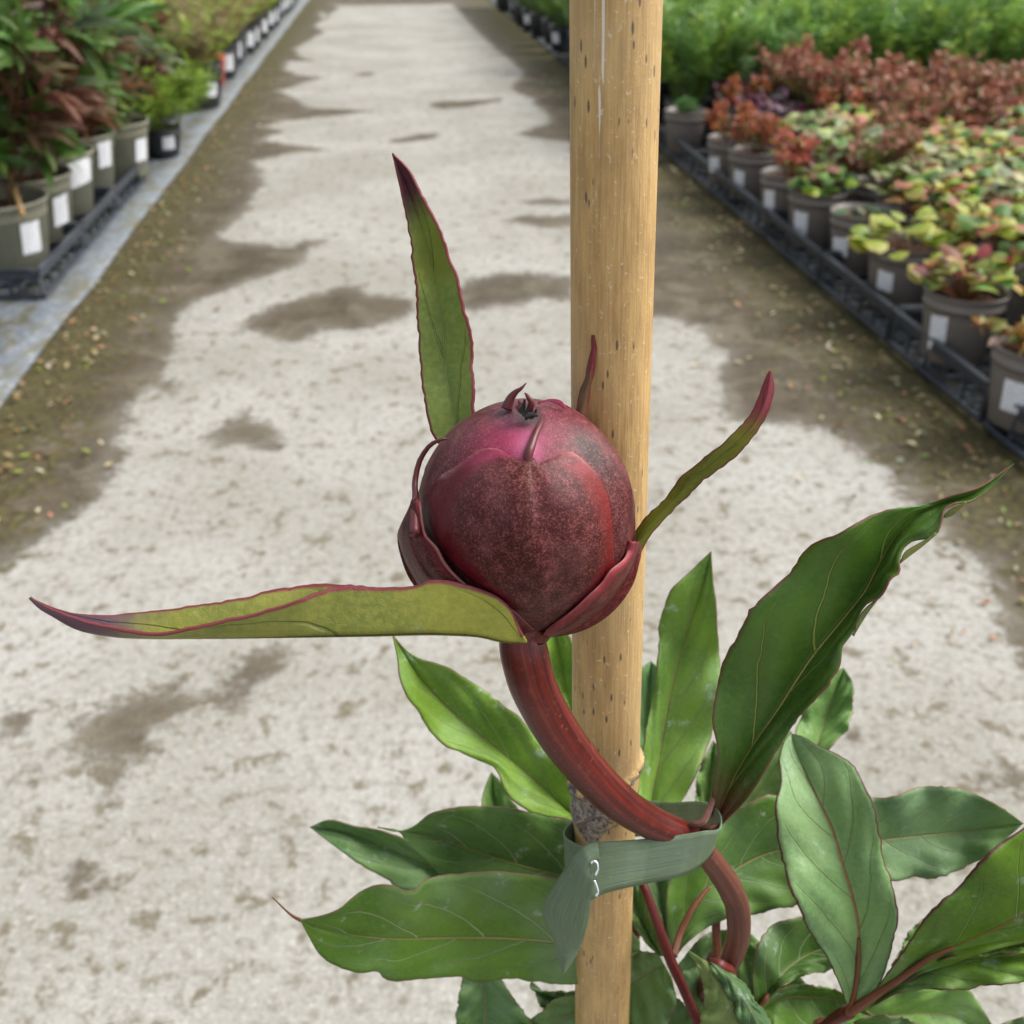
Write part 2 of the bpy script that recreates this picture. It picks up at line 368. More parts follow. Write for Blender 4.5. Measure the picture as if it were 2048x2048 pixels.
def tray_mesh(wx, wy, h, mat):
    V, Fc = [], []; t = .006
    for sx in (-1, 1):
        x = sx*(wx/2-t/2)
        box(V, Fc, (x, 0, .007), (t*2.2, wy, .010)); box(V, Fc, (x, 0, h-.012), (t, wy, .022)); box(V, Fc, (x+sx*.004, 0, h+.001), (t*2, wy, .004))
        n = max(2, round(wy/.085))
        for k in range(n+1): box(V, Fc, (x, -wy/2+.004+k*(wy-.008)/n, h*.5-.004), (t*.8, .008+.02*(k in (0, n)), h-.034))
        box(V, Fc, (x-sx*.05, 0, h*.22), (t*.5, wy*.98, .012))
    for sy in (-1, 1):
        y = sy*(wy/2-t/2)
        box(V, Fc, (0, y, .0075), (wx-.03, t*1.8, .009)); box(V, Fc, (0, y, h-.013), (wx-.014, t*.95, .02)); box(V, Fc, (0, y+sy*.003, h+.0015), (wx-.024, t*1.8, .004))
        n = max(2, round(wx/.07))
        for k in range(1, n): box(V, Fc, (-wx/2+k*wx/n, y, h*.5-.004), (.009, t*.7, h-.034))
    for k in range(1, 7): box(V, Fc, (0, -wy/2+k*wy/7, .0205), (wx-.02, .012, .007))
    for k in range(1, 9): box(V, Fc, (-wx/2+k*wx/9, 0, .0235), (.010, wy-.02, .006))
    return mesh('tray', V, Fc, mat, False)
TRAY = tray_mesh(.56, .392, .078, TRAYM)
def tray(x, y, label, group=None, me=None, rz=0, z=.008):
    o = mobj('plant_tray', me or TRAY, None, (x, y, z)); o.rotation_euler.z = rz
    md = o.modifiers.new('b', 'BEVEL'); md.width = .001; md.segments = 1
    return tag(o, label, 'tray', group)

# plant foliage makers -------------------------------------------------
def f_round(n, Rr, cols, rad, hgt, edge=None, spread=1.0, lobes=5):
    L = Leaves()
    for k in range(n):
        a = rng.uniform(0, 2*math.pi); q = math.sqrt(rng.random())*rad*spread; z = hgt*(1-.55*(q/rad)**2)*rng.uniform(.55, 1.0)
        p = np.array([q*math.cos(a), q*math.sin(a), z]); base = np.array([q*.25*math.cos(a), q*.25*math.sin(a), 0])
        c = jit(cols[rng.integers(len(cols))]); L.stalk(base, p, .0013, jit((.22, .10, .04)))
        out = np.array([math.cos(a), math.sin(a), rng.uniform(-.4, .5)]); nn = np.array([out[0]*.5+rng.normal(0, .3), out[1]*.5+rng.normal(0, .3), 1.0])
        L.round(p, out, nn, Rr*rng.uniform(.55, 1.15), c, jit(edge) if edge is not None and rng.random() < .6 else None, lobes)
    return L.mesh('foliage')
def f_shrub(ntw, nl, L0, cols, rad, hgt, tip=None):
    L = Leaves()
    for k in range(ntw):
        a = rng.uniform(0, 2*math.pi); sp = rng.uniform(.15, 1)*rad; H = hgt*rng.uniform(.6, 1.05)
        b = np.array([.012*math.cos(a), .012*math.sin(a), 0]); e = np.array([sp*math.cos(a), sp*math.sin(a), H*(1-.3*(sp/rad)**2)])
        mid = (b+e)/2+np.array([0, 0, H*.12]); L.stalk(b, mid, .0017, jit((.12, .05, .03))); L.stalk(mid, e, .0012, jit((.2, .07, .04)))
        for j in range(nl):
            t = rng.uniform(.25, 1.0)**.7; p = (1-t)**2*b+2*t*(1-t)*mid+t*t*e
            c = jit(cols[rng.integers(len(cols))]) if tip is None or rng.random() > (t-.45)*1.6 else jit(tip)
            d = udir(-.3, .9); L.lance(p+rng.normal(0, .006, 3), d, udir(.2, 1), L0*rng.uniform(.6, 1.2), L0*rng.uniform(.4, .6), c, .25)
    return L.mesh('foliage')
def f_feather(ns, nb, cols, rad, hgt, bl=.030, bw=.0035, lean=None):
    L = Leaves()
    for k in range(ns):
        a = rng.uniform(0, 2*math.pi); sp = math.sqrt(rng.random())*rad; H = hgt*rng.uniform(.55, 1.05)*(1-.35*(sp/rad)**2)
        b = np.array([sp*.3*math.cos(a), sp*.3*math.sin(a), 0]); e = np.array([sp*math.cos(a), sp*math.sin(a), H])
        mid = np.array([sp*.5*math.cos(a), sp*.5*math.sin(a), H*.6]); c0 = np.array(cols[rng.integers(len(cols))])
        L.stalk(b, mid, .0015, jit(c0*.6)); L.stalk(mid, e, .001, jit(c0*.8))
        for j in range(nb):
            t = rng.uniform(.2, 1.0)**.75; p = (1-t)**2*b+2*t*(1-t)*mid+t*t*e
            L.blade(p, udir(-.2, .9), bl*rng.uniform(.6, 1.25), bw*rng.uniform(.8, 1.4), jit(c0, .3))
    return L.mesh('foliage')
def f_peony(nst, cols, rad, hgt, LL=.088, WW=.021, comp=7, lf=9):
    L = Leaves()
    for k in range(nst):
        a = 2*math.pi*k/nst+rng.uniform(-.3, .3); sp = rng.uniform(.35, 1)*rad; H = hgt*rng.uniform(.75, 1.1)
        b = np.array([.03*math.cos(a), .03*math.sin(a), 0]); e = np.array([sp*math.cos(a), sp*math.sin(a), H]); mid = (b+e)/2+np.array([-.15*sp*math.cos(a), -.15*sp*math.sin(a), .05*H])
        prev = b
        for t in (.25, .5, .75, 1): q = (1-t)**2*b+2*t*(1-t)*mid+t*t*e; L.stalk(prev, q, .0038, jit((.13, .07, .03))); prev = q
        for c in range(comp):
            t = .30+.70*(c+rng.uniform(0, .6))/comp; p = (1-t)**2*b+2*t*(1-t)*mid+t*t*e
            an = rng.uniform(0, 2*math.pi); d = np.array([math.cos(an), math.sin(an), rng.uniform(.1, .7)]); q = p+d*rng.uniform(.05, .10); L.stalk(p, q, .0018, jit((.2, .06, .04)))
            cc = cols[rng.integers(len(cols))]
            for j in range(lf):
                dd = d+udir(-.6, .5)*.9; L.lance(q-d*.03*rng.random(), dd, udir(.4, 1), LL*rng.uniform(.6, 1.15), WW*rng.uniform(.7, 1.2), jit(cc), .35, .35)
    return L.mesh('foliage')

G1, G2, G3 = (.08, .19, .03), (.15, .30, .05), (.05, .12, .04)
LIME = (.27, .36, .035); YEL = (.50, .46, .11); CREAM = (.50, .49, .30); SAL = (.52, .19, .14); RED = (.26, .05, .05); BRN = (.20, .085, .045); RUST = (.36, .17, .05); PUR = (.035, .008, .02); GREYG = (.16, .22, .12)
FM = {
 'droopy': f_shrub(16, 22, .034, [RUST, (.28, .17, .04), BRN, (.34, .26, .06), (.2, .2, .05)], .11, .07),
 'mixed': f_round(46, .024, [G2, LIME, BRN, RED, (.15, .2, .03), RUST], .075, .10, YEL),
 'lime': f_round(34, .030, [LIME, (.22, .30, .03), (.34, .42, .05)], .080, .085, YEL, 1.1, 7),
 'sparse': f_round(9, .022, [G3, (.07, .10, .03)], .05, .05),
 'green': f_round(40, .021, [G1, G2, LIME, BRN], .075, .09, None),
 'salmon': f_shrub(12, 34, .022, [SAL, (.40, .2, .09), (.28, .26, .06)], .08, .13, (.52, .13, .11)),
 'orange': f_shrub(15, 34, .020, [RUST, BRN, (.16, .15, .03)], .09, .13, (.40, .12, .06)),
 'brownred': f_shrub(15, 32, .024, [BRN, (.25, .13, .075), (.16, .18, .05), (.30, .13, .08), (.13, .19, .04), (.40, .17, .12)], .10, .16, (.36, .15, .11)),
 'bronze': f_shrub(12, 34, .026, [(.16, .20, .05), (.28, .20, .08), (.13, .18, .05), (.24, .12, .08)], .11, .19, (.38, .19, .13)),
 'tallred': f_shrub(13, 34, .024, [BRN, (.28, .13, .08), (.14, .18, .05), (.18, .15, .05)], .12, .25, (.42, .16, .12)),
 'yellow': f_round(50, .024, [YEL, LIME, (.40, .42, .10), G2, G1, SAL, RUST], .085, .11, None),
 'variegated': f_round(50, .023, [G2, GREYG, LIME, (.42, .44, .22), G1, BRN], .085, .12, CREAM),
 'purple': f_round(30, .028, [PUR, (.08, .01, .03), (.02, .01, .015)], .07, .09, (.20, .05, .14)),
 'tuft': f_feather(26, 34, [(.13, .27, .10), (.10, .22, .06)], .05, .07, .02, .003),
}
POTT = pot_mesh(.0765, .138, TAUPE); SOILT = soil_mesh(.071, .118)
labs = [label_mesh(.0765, .138, math.pi+a, z0, z1, wd, ti) for a, z0, z1, wd, ti in ((.62, .035, .092, .040, 0), (.50, .03, .10, .036, .12), (.66, .045, .088, .036, -.1), (.45, .038, .085, .046, .15))]
desc = {'bronze': 'bronze green small leaves', 'droopy': 'drooping rust brown leaves', 'mixed': 'small mixed green and wine red leaves', 'lime': 'big lime green rounded leaves', 'sparse': 'almost bare brown compost and a few dark leaves',
 'green': 'fresh green rounded leaves', 'salmon': 'bright salmon red young leaves', 'orange': 'dull orange brown small leaves', 'brownred': 'brownish red small leaves', 'tallred': 'tall red tipped twigs',
 'yellow': 'yellow and lime leaves', 'variegated': 'cream edged green leaves', 'purple': 'blackish purple leaves', 'tuft': 'one small blue green tuft'}
def potted(kind, x, y, z, label, group, pot=POTT, soil=SOILT, fol=None, lab=None, fz=.118, sc=1.0, name='potted_plant'):
    t = thing(name, label, 'potted plant', (x, y, z), group); t.rotation_euler.z = 0
    p = mobj('pot', pot, t)
    if lab is not None: mobj('label', lab, p)
    mobj('compost', soil, t)
    f = mobj('foliage', fol or FM[kind], t, (0, 0, fz)); f.rotation_euler.z = rng.uniform(0, 6.28); f.scale = (sc, sc, sc*rng.uniform(.9, 1.1))
    return t
ZT = .036
front = [('droopy', 1.525, 'nearest taupe pot at the right frame edge with drooping rust brown leaves'),
 ('mixed', 1.815, 'taupe pot with wine red and green leaves, second in the right front row'),
 ('lime', 2.135, 'taupe pot with big rounded lime green leaves hanging over its rim'),
 ('sparse', 2.40, 'taupe pot showing mostly bare brown compost and a few dark leaves'),
 ('green', 2.625, 'taupe pot of fresh green leaves between the nearly bare pot and the salmon red one'),
 ('salmon', 2.825, 'taupe pot with bright salmon red young leaves in the right front row'),
 ('orange', 3.13, 'taupe pot of dull orange brown leaves just beyond the salmon red plant'),
 ('orange', 3.33, 'farther of the two orange brown small leaved plants in the right front row'),
 ('tuft', 3.84, 'taupe pot with a small blue green tuft beyond a gap in the right front row')]
for i, (k, yy, lb) in enumerate(front):
    if k == 'tuft': 
        t = potted(k, 1.045, yy, ZT, lb, 'taupe pots in the right front row', lab=None)
    else: potted(k, [1.03, 1.045, 1.07, 1.085, 1.06, 1.05, 1.05, 1.04][i]+.02, yy, ZT, lb, 'taupe pots in the right front row', lab=labs[i % 4], sc=1.0)
# rows behind
zone = {}
for r in range(1, 9):
    x = 1.10+r*.170
    for j in range(17):
        yy = 1.47+j*.165+(.082 if r % 2 else 0)+rng.uniform(-.015, .015)
        if yy > 4.02: continue
        xx = x+rng.uniform(-.012, .012)
        pick = rng.random()
        if yy > 3.32: k = 'tallred' if (r in (2, 3) and yy > 3.55) or (r > 5 and pick < .12) else ('purple' if r <= 1 and pick < .6 else ('brownred' if pick < .50 else 'bronze' if pick < .82 else 'orange'))
        elif yy > 2.95: k = 'bronze' if pick < .3 else ('yellow' if pick < .62 else ('brownred' if pick < .78 else 'variegated'))
        elif yy > 2.35: k = 'yellow' if pick < .50 else ('variegated' if pick < .74 else ('bronze' if pick < .84 else 'brownred' if pick < .91 else 'salmon'))
        else: k = 'yellow' if pick < .34 else ('variegated' if pick < .64 else ('lime' if pick < .72 else ('mixed' if pick < .94 else 'salmon')))
        if r == 1 and yy < 2.0: k = 'green'
        ordn = ('second', 'third', 'fourth', 'fifth', 'sixth', 'seventh', 'eighth', 'ninth')[r-1]
        wh = 'near end' if yy < 2.3 else ('middle' if yy < 3.2 else 'far end')
        potted(k, xx, yy, ZT, f'pot of {desc[k]}, {wh} of {ordn} row from path', f'{desc[k]} in the {wh} of the {ordn} row', sc=1.12)
# trays right
ty = [1.37+.40*k for k in range(7)]
nm = ['nearest black lattice tray at the right path edge', 'second black lattice tray along the right path edge', 'third black lattice tray along the right path edge', 'fourth black lattice tray along the right path edge', 'fifth black lattice tray along the right path edge', 'sixth black lattice tray along the right path edge', 'black lattice tray under the pot with the blue green tuft']
for k, yy in enumerate(ty):
    tray(1.285, yy+.4, nm[k], 'black trays along the right path edge')
    for c in (1, 2): tray(1.285+.57*c, yy+.4, 'black lattice tray deep in the right bed under massed pots', 'black trays deep in the right bed')
tray(1.285, 1.37, 'black lattice tray at the right frame edge under the rust brown plant', 'black trays along the right path edge')

# feathery green crop beyond
fe = [f_feather(95, 58, [(.22, .40, .08), (.28, .48, .10), (.15, .30, .08), (.38, .52, .10), (.30, .46, .20)], .20, .45, .040, .0050) for _ in range(3)]
feL = [f_feather(60, 44, [(.34, .46, .05), (.44, .58, .06), (.24, .34, .05)], .19, .30, .048, .0048) for _ in range(2)]
feS = [f_feather(40, 40, [(.26, .38, .05), (.34, .47, .06), (.20, .30, .05), (.15, .24, .05)], .24, .25, .070, .0050) for _ in range(2)]
feB = [f_feather(80, 46, [(.32, .34, .10), (.36, .30, .17), (.34, .46, .08), (.24, .16, .10)], .18, .30, .042, .0044) for _ in range(2)]
POTB = pot_mesh(.095, .15, BLACK); SOILB = soil_mesh(.088, .13); LABB = label_mesh(.095, .15, math.pi+.8, .05, .11, .05)
for r in range(11):
    for j in range(9):
        x = 1.15+j*.24+(.12 if r % 2 else 0); y = 4.22+r*.25
        if r > 5 and j > 4: continue
        edge = j == 0
        t = potted(None, x+rng.uniform(-.02, .02), y+rng.uniform(-.02, .02), .012, 'black pot of feathery green plants overhanging the far right path edge' if edge else 'feathery bright green plant in the '+('nearest', 'second', 'third', 'fourth', 'fifth', 'sixth', 'seventh', 'eighth', 'ninth', 'tenth', 'last')[r]+' row behind the red leaved pots',
            'feathery green plants along the far right path edge' if edge else 'feathery green plants beyond the right bed', POTB, SOILB, fe[(r+j) % 3], LABB if edge and r % 2 else None, .13, rng.uniform(.9, 1.15), 'potted_fern')
tray_b = tray_mesh(.5, .392, .06, TRAYM)
for k in range(7): tray(1.27, 4.23+.4*k, 'black lattice tray under the feathery green plants', 'black trays under the feathery green plants', tray_b, 0, .008).scale.z = .4
for k in range(9):
    potted(None, 1.12+rng.uniform(-.04, .04)-.008*k, 7.1+k*.42, .012, 'black pot of feathery green plants overhanging the far right path edge', 'feathery green plants along the far right path edge', POTB, SOILB, fe[k % 3], LABB if k % 3 == 0 else None, .13, 1.0, 'potted_fern')

# ------------------------------------------------------------------ left bed
POTK = pot_mesh(.118, .168, KHAKI, bands=False); SOILK = soil_mesh(.108, .135)
pe = [f_peony(12, [(.09, .20, .04), (.14, .25, .05), (.20, .10, .05), (.13, .18, .10), (.16, .085, .055), (.13, .075, .045), (.09, .17, .04)], .27, .42) for _ in range(2)]
peR = f_peony(12, [(.12, .07, .04), (.15, .065, .045), (.08, .16, .03), (.16, .13, .07), (.10, .18, .04)], .26, .42)
kh = [(-.945, 2.63, -.62, 'nearest khaki pot at the left frame edge with a thin bamboo stake'), (-.955, 2.90, -.50, 'second khaki pot in the left row, its label turned to the path'), (-.965, 3.18, -.55, 'third khaki pot in the left row with a large white label on its rim'),
      (-.965, 3.46, -.5, 'fourth khaki pot in the left row'), (-.90, 3.66, -.45, 'farthest khaki pot in the left row next to the bare ground cloth')]
for i, (x, yy, a, lb) in enumerate(kh):
    lm = label_mesh(.118, .168, a, (.05, .045, .085, .075, .05)[i], (.125, .12, .155, .15, .12)[i], (.052, .05, .085, .055, .055)[i], (0, .1, .15, 0, 0)[i])
    potted(None, x, yy, ZT, lb, 'khaki pots in the left row', POTK, SOILK, (peR if i == 0 else pe[i % 2]) if i < 4 else pe[0], lm, .095, (1.15, 1.3, 1.25, 1.2, 1.05)[i], 'potted_peony')
for r in range(1, 4):
    for j in range(7):
        potted(None, -.955-r*.27+rng.uniform(-.02, .02), 2.5+j*.28+(.13 if r % 2 else 0), ZT, 'khaki pot of leafy dark green and bronze plants behind the left row', 'khaki pots behind the left row', POTK, SOILK, [pe[0], peR, pe[1]][(r+j) % 3], None, .135, 1.08, 'potted_peony')
TRAYL = tray_mesh(.50, .40, .070, TRAYM)
for k, yy in enumerate((2.66, 3.07, 3.48)):
    tray(-1.075, yy, ('nearest black tray in the left bed under the khaki pots', 'middle black tray in the left bed under the khaki pots', 'farthest black tray in the left bed under the khaki pots')[k], 'black trays in the left bed', TRAYL)
    tray(-1.60, yy, 'black tray hidden behind the left row of khaki pots', 'black trays at the back of the left bed', TRAYL)
# thin stake in nearest khaki pot
def tube(pts, rad, n=12, cap=True):
    pts = np.asarray(pts, float); T = np.gradient(pts, axis=0); T /= np.linalg.norm(T, axis=1)[:, None]
    ref = np.array([.21, .31, .93]); ref = ref if abs(T[0]@ref) < .9 else np.array([1., 0, 0])
    a = np.cross(T[0], ref); a /= np.linalg.norm(a); V = []; UV = []; Ls = np.r_[0, np.cumsum(np.linalg.norm(np.diff(pts, axis=0), axis=1))]
    rad = np.broadcast_to(rad, (len(pts),))
    for i in range(len(pts)):
        a = a-T[i]*(a@T[i]); a /= np.linalg.norm(a); b = np.cross(T[i], a)
        for k in range(n):
            th = 2*math.pi*k/n; V.append(pts[i]+(a*math.cos(th)+b*math.sin(th))*rad[i]); UV.append((k/n, Ls[i]*10))
    Fc = [(i*n+k, i*n+(k+1) % n, (i+1)*n+(k+1) % n, (i+1)*n+k) for i in range(len(pts)-1) for k in range(n)]
    if cap: Fc += [tuple(range(n-1, -1, -1)), tuple(range((len(pts)-1)*n, len(pts)*n))]
    return V, Fc, UV
STK = simple_mat('stake_bamboo', (.42, .25, .10), .5, 80, .2)
g0 = G(46, 424, .165)*1.0; g0 = G(46, 430, .18); g0 = CAMP+(g0-CAMP)*.985; g1 = CAMP+ray(-12, 255)*2.66
V_, F_, U_ = tube([g0, (g0+g1)/2, g1], [.006, .006, .0055])
tag(mobj('bamboo_stake', mesh('bamboo_stake', V_, F_, STK)), 'thin bamboo stake leaning in the nearest khaki pot', 'stake')
# black pots with lime feathery plants
POTS = pot_mesh(.075, .10, BLACK); SOILS = soil_mesh(.068, .085); LABS = label_mesh(.075, .10, -1.0, .03, .075, .045); LABS2 = label_mesh(.075, .10, -.55, .03, .075, .04)
for x, y in ((-1.14, 3.98), (-1.32, 4.2), (-1.2, 4.45), (-1.38, 4.62), (-1.12, 4.72), (-1.6, 4.3), (-1.64, 4.6)):
    potted(None, x, y, .012, 'loose olive green feathery plant filling the gap behind the small black pots', 'olive plants behind the small black pots', POTB, SOILB, (feB+feS)[int(abs(x*y)*10) % 4], None, .13, 1.2, 'potted_fern')
bl = [(-.835, 4.08, 'small black pot with a lime feathery plant just beyond the khaki pots'), (-.90, 4.36, 'second small black pot with lime feathery growth beyond the khaki pots'), (-1.03, 4.16, 'small black pot behind the lime feathery plant'), (-1.10, 4.5, 'small black pot with two white labels under lime growth')]
for i, (x, yy, lb) in enumerate(bl):
    potted(None, x, yy, .012, lb, 'small black pots with lime feathery plants', POTS, SOILS, feS[i % 2], (LABS, LABS2)[i % 2], .085, (1.0, .9, 1.1, 1.0)[i], 'potted_fern')
POTBB = pot_mesh(.135, .15, BLACK, bands=False); SOILBB = soil_mesh(.12, .125); LABBB = label_mesh(.135, .15, -.75, .05, .11, .06)
potted(None, -.875, 5.17, .012, 'large black tub with a white label under olive brown feathery plants', None, POTBB, SOILBB, feB[0], LABBB, .125, 1.1, 'potted_fern')
yy = 5.55; i = 0
while yy < 11.5:
    red = i == 1
    pm = pot_mesh(.095, .15, REDP) if red else POTB
    if i == 0: LABL = label_mesh(.095, .15, -.85, .04, .12, .055)
    potted(None, -.90+rng.uniform(-.02, .02), yy, .012, 'red pot with a white label among the black pots at the left path edge' if red else (('first', 'only', 'second', 'third', 'fourth', 'fifth', 'sixth', 'seventh', 'eighth', 'ninth', 'tenth', 'eleventh', 'twelfth', 'thirteenth', 'fourteenth', 'fifteenth', 'sixteenth', 'seventeenth', 'eighteenth', 'nineteenth', 'twentieth', 'last')[min(i, 21)]+' white labelled black pot beyond the large tub at the left path edge'), None if red else 'black pots along the far left path edge',
           pm, SOILB, (feB if i < 8 else feL)[i % 2], LABL, .13, .95, 'potted_fern')
    yy += .28 if i < 12 else .36; i += 1
for r in range(1, 8):
    for j in range(17):
        yy = 4.6+j*.27+(.13 if r % 2 else 0); x = -1.0-r*.235
        if (r == 1 and yy < 5.4) or (r == 2 and yy < 4.75): continue
        lime = (r+j*2) % 5 < 3
        potted(None, x+rng.uniform(-.02, .02), yy, .012, 'lime green feathery plant in the mass behind the left edge pots' if lime else 'olive brown feathery plant in the mass behind the left edge pots',
               'lime feathery plants in the left bed' if lime else 'olive brown feathery plants in the left bed', POTB, SOILB, (feL if lime else feB)[j % 2], None, .13, rng.uniform(1.05, 1.3), 'potted_fern')

# ------------------------------------------------------------------ foreground peony
def leaf_mat(name, rim=(.25, .06, .05), rimw=.05, tip=None, tipstart=.8, vein=(.28, .36, .12), veinamt=.7, mid=(.38, .34, .13), nv=5.0, spots=.0, rough=.36, transl=.25, basecol=None, fuzz=0, patch=None):
    t = NT(name); oi = t.n('ObjectInfo'); uv = t.coord('UV'); sp = t.n('SeparateXYZ'); t.l(uv, sp.inputs[0])
    co = t.coord('Object'); u = sp.outputs[0]; v = t.math('MULTIPLY', t.math('SUBTRACT', sp.outputs[1], .5), 2.0); av = t.math('ABSOLUTE', v)
    n1 = t.noise(60, 4, .5, co); n2 = t.noise(900, 3, .6, co); n3 = t.noise(220, 5, .6, co)
    col = t.mix(t.ramp(n1.outputs[0], .3, .7), t.mix(1, oi.outputs['Color'], (.72, .78, .8), 'MULTIPLY'), t.mix(1, oi.outputs['Color'], (1.28, 1.18, 1.0), 'MULTIPLY'))
    col = t.mix(t.math('MULTIPLY', t.ramp(n2.outputs[0], .35, .7), .35), col, t.mix(1, oi.outputs['Color'], (1.7, 1.45, 1.5), 'MULTIPLY'))
    if basecol: col = t.mix(t.ramp(u, .16, .0), col, basecol)
    if patch: col = t.mix(t.math('MULTIPLY', t.ramp(n1.outputs[0], .45, .62), .8), col, patch)
    wob = t.math('MULTIPLY', t.math('SUBTRACT', n1.outputs[0], .5), .25)
    # side veins run forward from the midrib
    wv = t.math('MULTIPLY', t.math('SUBTRACT', u, t.math('MULTIPLY', t.math('POWER', av, 1.35), .36)), nv)
    wv = t.math('ADD', wv, t.math('MULTIPLY', t.math('SIGN', v), .22)); wv = t.math('ADD', wv, wob)
    fr = t.math('ABSOLUTE', t.math('SUBTRACT', t.math('FRACT', wv), .5))
    side = t.math('MULTIPLY', t.ramp(fr, .035, .008), t.ramp(av, .95, .55))
    fine = t.n('TexVoronoi'); fine.feature = 'DISTANCE_TO_EDGE'; fine.inputs['Scale'].default_value = 700; t.l(co, fine.inputs['Vector'])
    fv = t.math('MULTIPLY', t.ramp(fine.outputs[0], .05, .0), .10)
    midm = t.ramp(t.math('ADD', av, t.math('MULTIPLY', u, .015)), .045, .02)
    vm = t.math('MAXIMUM', side, fv)
    col = t.mix(t.math('MULTIPLY', vm, veinamt), col, vein)
    col = t.mix(t.math('MULTIPLY', midm, .85), col, mid)
    hole = t.n('TexVoronoi'); hole.inputs['Scale'].default_value = 42; t.l(co, hole.inputs['Vector'])
    col = t.mix(t.math('MULTIPLY', t.ramp(hole.outputs[0], .075, .045), .7), col, (.09, .07, .03))
    if spots:
        ns = t.noise(150, 5, .65, co); sm = t.math('MULTIPLY', t.ramp(ns.outputs[0], .60, .74), spots); col = t.mix(sm, col, (.55, .66, .60))
        nb = t.noise(28, 3, .5, co); col = t.mix(t.math('MULTIPLY', t.ramp(nb.outputs[0], .45, .7), spots*.35), col, (.36, .47, .36))
    if tip:
        col = t.mix(t.ramp(t.math('ADD', u, t.math('MULTIPLY', t.math('SUBTRACT', n3.outputs[0], .5), .10)), tipstart, min(1, tipstart+.16)), col, tip)
    rm = t.ramp(t.math('ADD', av, t.math('MULTIPLY', t.math('SUBTRACT', n3.outputs[0], .5), .06)), 1-rimw*1.6, 1-rimw*.5)
    col = t.mix(rm, col, rim)
    t.base(col); t.rough(t.math('ADD', rough, t.math('MULTIPLY', n3.outputs[0], .18))); t.b.inputs['Specular IOR Level'].default_value = .34
    h = t.math('ADD', t.math('MULTIPLY', t.math('ADD', side, midm), -.8), t.math('MULTIPLY', n3.outputs[0], .5)); h = t.math('ADD', h, t.math('MULTIPLY', fv, -.5))
    t.bump(h, .8, .0008); t.translucent(col, transl); return t.m
def surface(Lp, Mp, Rp, dep, fl=0., fr=0., rip=0., rfreq=5, nU=56, nV=9, dfun=None, puff=0., curl=0., pw=1.0, quilt=0.):
    Lc, Mc, Rc = cat_rom(Lp, nU), cat_rom(Mp, nU), cat_rom(Rp, nU); D = lin(dep, nU)
    if dfun is None and nU > 40:      # slightly ragged margins
        wr = np.random.default_rng(int(abs(Lp[0][0]*7+Mp[-1][1]*13)) % 9999); win = np.sin(np.pi*np.linspace(0, 1, nU))[:, None]
        for Q in (Lc, Rc):
            o_ = Q-Mc; o_ /= np.linalg.norm(o_, axis=1)[:, None]+1e-6; z_ = wr.normal(size=nU)*.9+np.convolve(wr.normal(size=nU+4), np.ones(5)/5, 'valid')*3.2
            Q += o_*z_[:, None]*win
    V = []; UV = []; PXL = []
    wd = np.linalg.norm(Lc-Rc, axis=1); wd = np.minimum(1, wd/(.6*wd.max()+1e-9))
    ph = (Lp[0][0]*.37+Mp[-1][1]*.11) % 6.28
    for i in range(nU):
        u = i/(nU-1)
        for j in range(2*nV+1):
            v = j/nV-1; av = abs(v); E = Lc[i] if v < 0 else Rc[i]
            q = Mc[i]*(1-av)+E*av; x, yv = q[0], q[1]
            if dfun is not None: d = dfun(x, yv, u, v)
            else:
                d = D[i]+(fl if v < 0 else fr)*wd[i]*av**pw+rip*math.sin(rfreq*6.28*u+ph+(1.7 if v > 0 else 0))*av**2*math.sin(math.pi*min(1, u*1.05))**.5
                if puff: d += puff*math.sin(math.pi*min(1, av*1.0))*(1+.5*math.sin(u*5*6.28-av*4))
                if quilt:
                    w_ = (u-.36*av**1.35)*4.7+(.22 if v > 0 else -.22); d -= quilt*wd[i]*abs(math.cos(math.pi*w_))*math.sin(math.pi*min(1, av*1.0))**.7*(.6+.4*math.sin(u*9+v*4))
                if curl: d += curl*av**6
            V.append(P(x, yv, d)); UV.append((u, v*.5+.5)); PXL.append((x, yv, u, v))
    m = 2*nV+1
    Fc = [(i*m+j, i*m+j+1, (i+1)*m+j+1, (i+1)*m+j) for i in range(nU-1) for j in range(m-1)]
    return V, Fc, UV, PXL
def cA(p): return [(540+x/2, 1082+y/2) for x, y in p]
def cB(p): return [(1082+x/2, 1082+y/2) for x, y in p]
def cC(p): return [(700+x/2, 290+y/2) for x, y in p]
def cD(p): return [(40+x/2, 1000+y/2) for x, y in p]
def cE(p): return [(1300+x*.3882, 900+y*.3882) for x, y in p]
def cX(p): return [(740+x/2.9273, 700+y/2.9273) for x, y in p]

peony = thing('potted_peony', 'close up peony with one round dark red bud on a stem tied to the cane', 'potted plant', (.055, .20, 0))
PO = np.array([.055, .20, 0])
def part(name, V, Fc, mat, parent=peony, uv=None, col=None, thick=0, color=None, smooth=True, off=0):
    o = mobj(name, mesh(name, V, Fc, mat, smooth, uv, col), parent)
    o.matrix_parent_inverse.identity()
    base = PO if True else 0
    me = o.data; me.transform(__import__('mathutils').Matrix.Translation(Vector(-PO)))
    if thick: md = o.modifiers.new('s', 'SOLIDIFY'); md.thickness = thick; md.offset = off
    if color: o.color = (*color, 1)
    return o
LM = leaf_mat('peony_leaf', spots=.75, rim=(.21, .15, .08), rimw=.018, transl=.30, veinamt=.95, vein=(.40, .50, .24))
LMR = leaf_mat('peony_leaf_glossy', rim=(.16, .06, .045), rimw=.02, veinamt=.85, vein=(.26, .33, .07), mid=(.34, .32, .08), nv=4.2, spots=.10, rough=.30, transl=.12, basecol=(.09, .02, .015))
LMP = leaf_mat('peony_leaf_red_midrib', rim=(.10, .03, .03), rimw=.03, veinamt=.6, mid=(.36, .13, .06), nv=4.5, spots=.3, transl=.2)
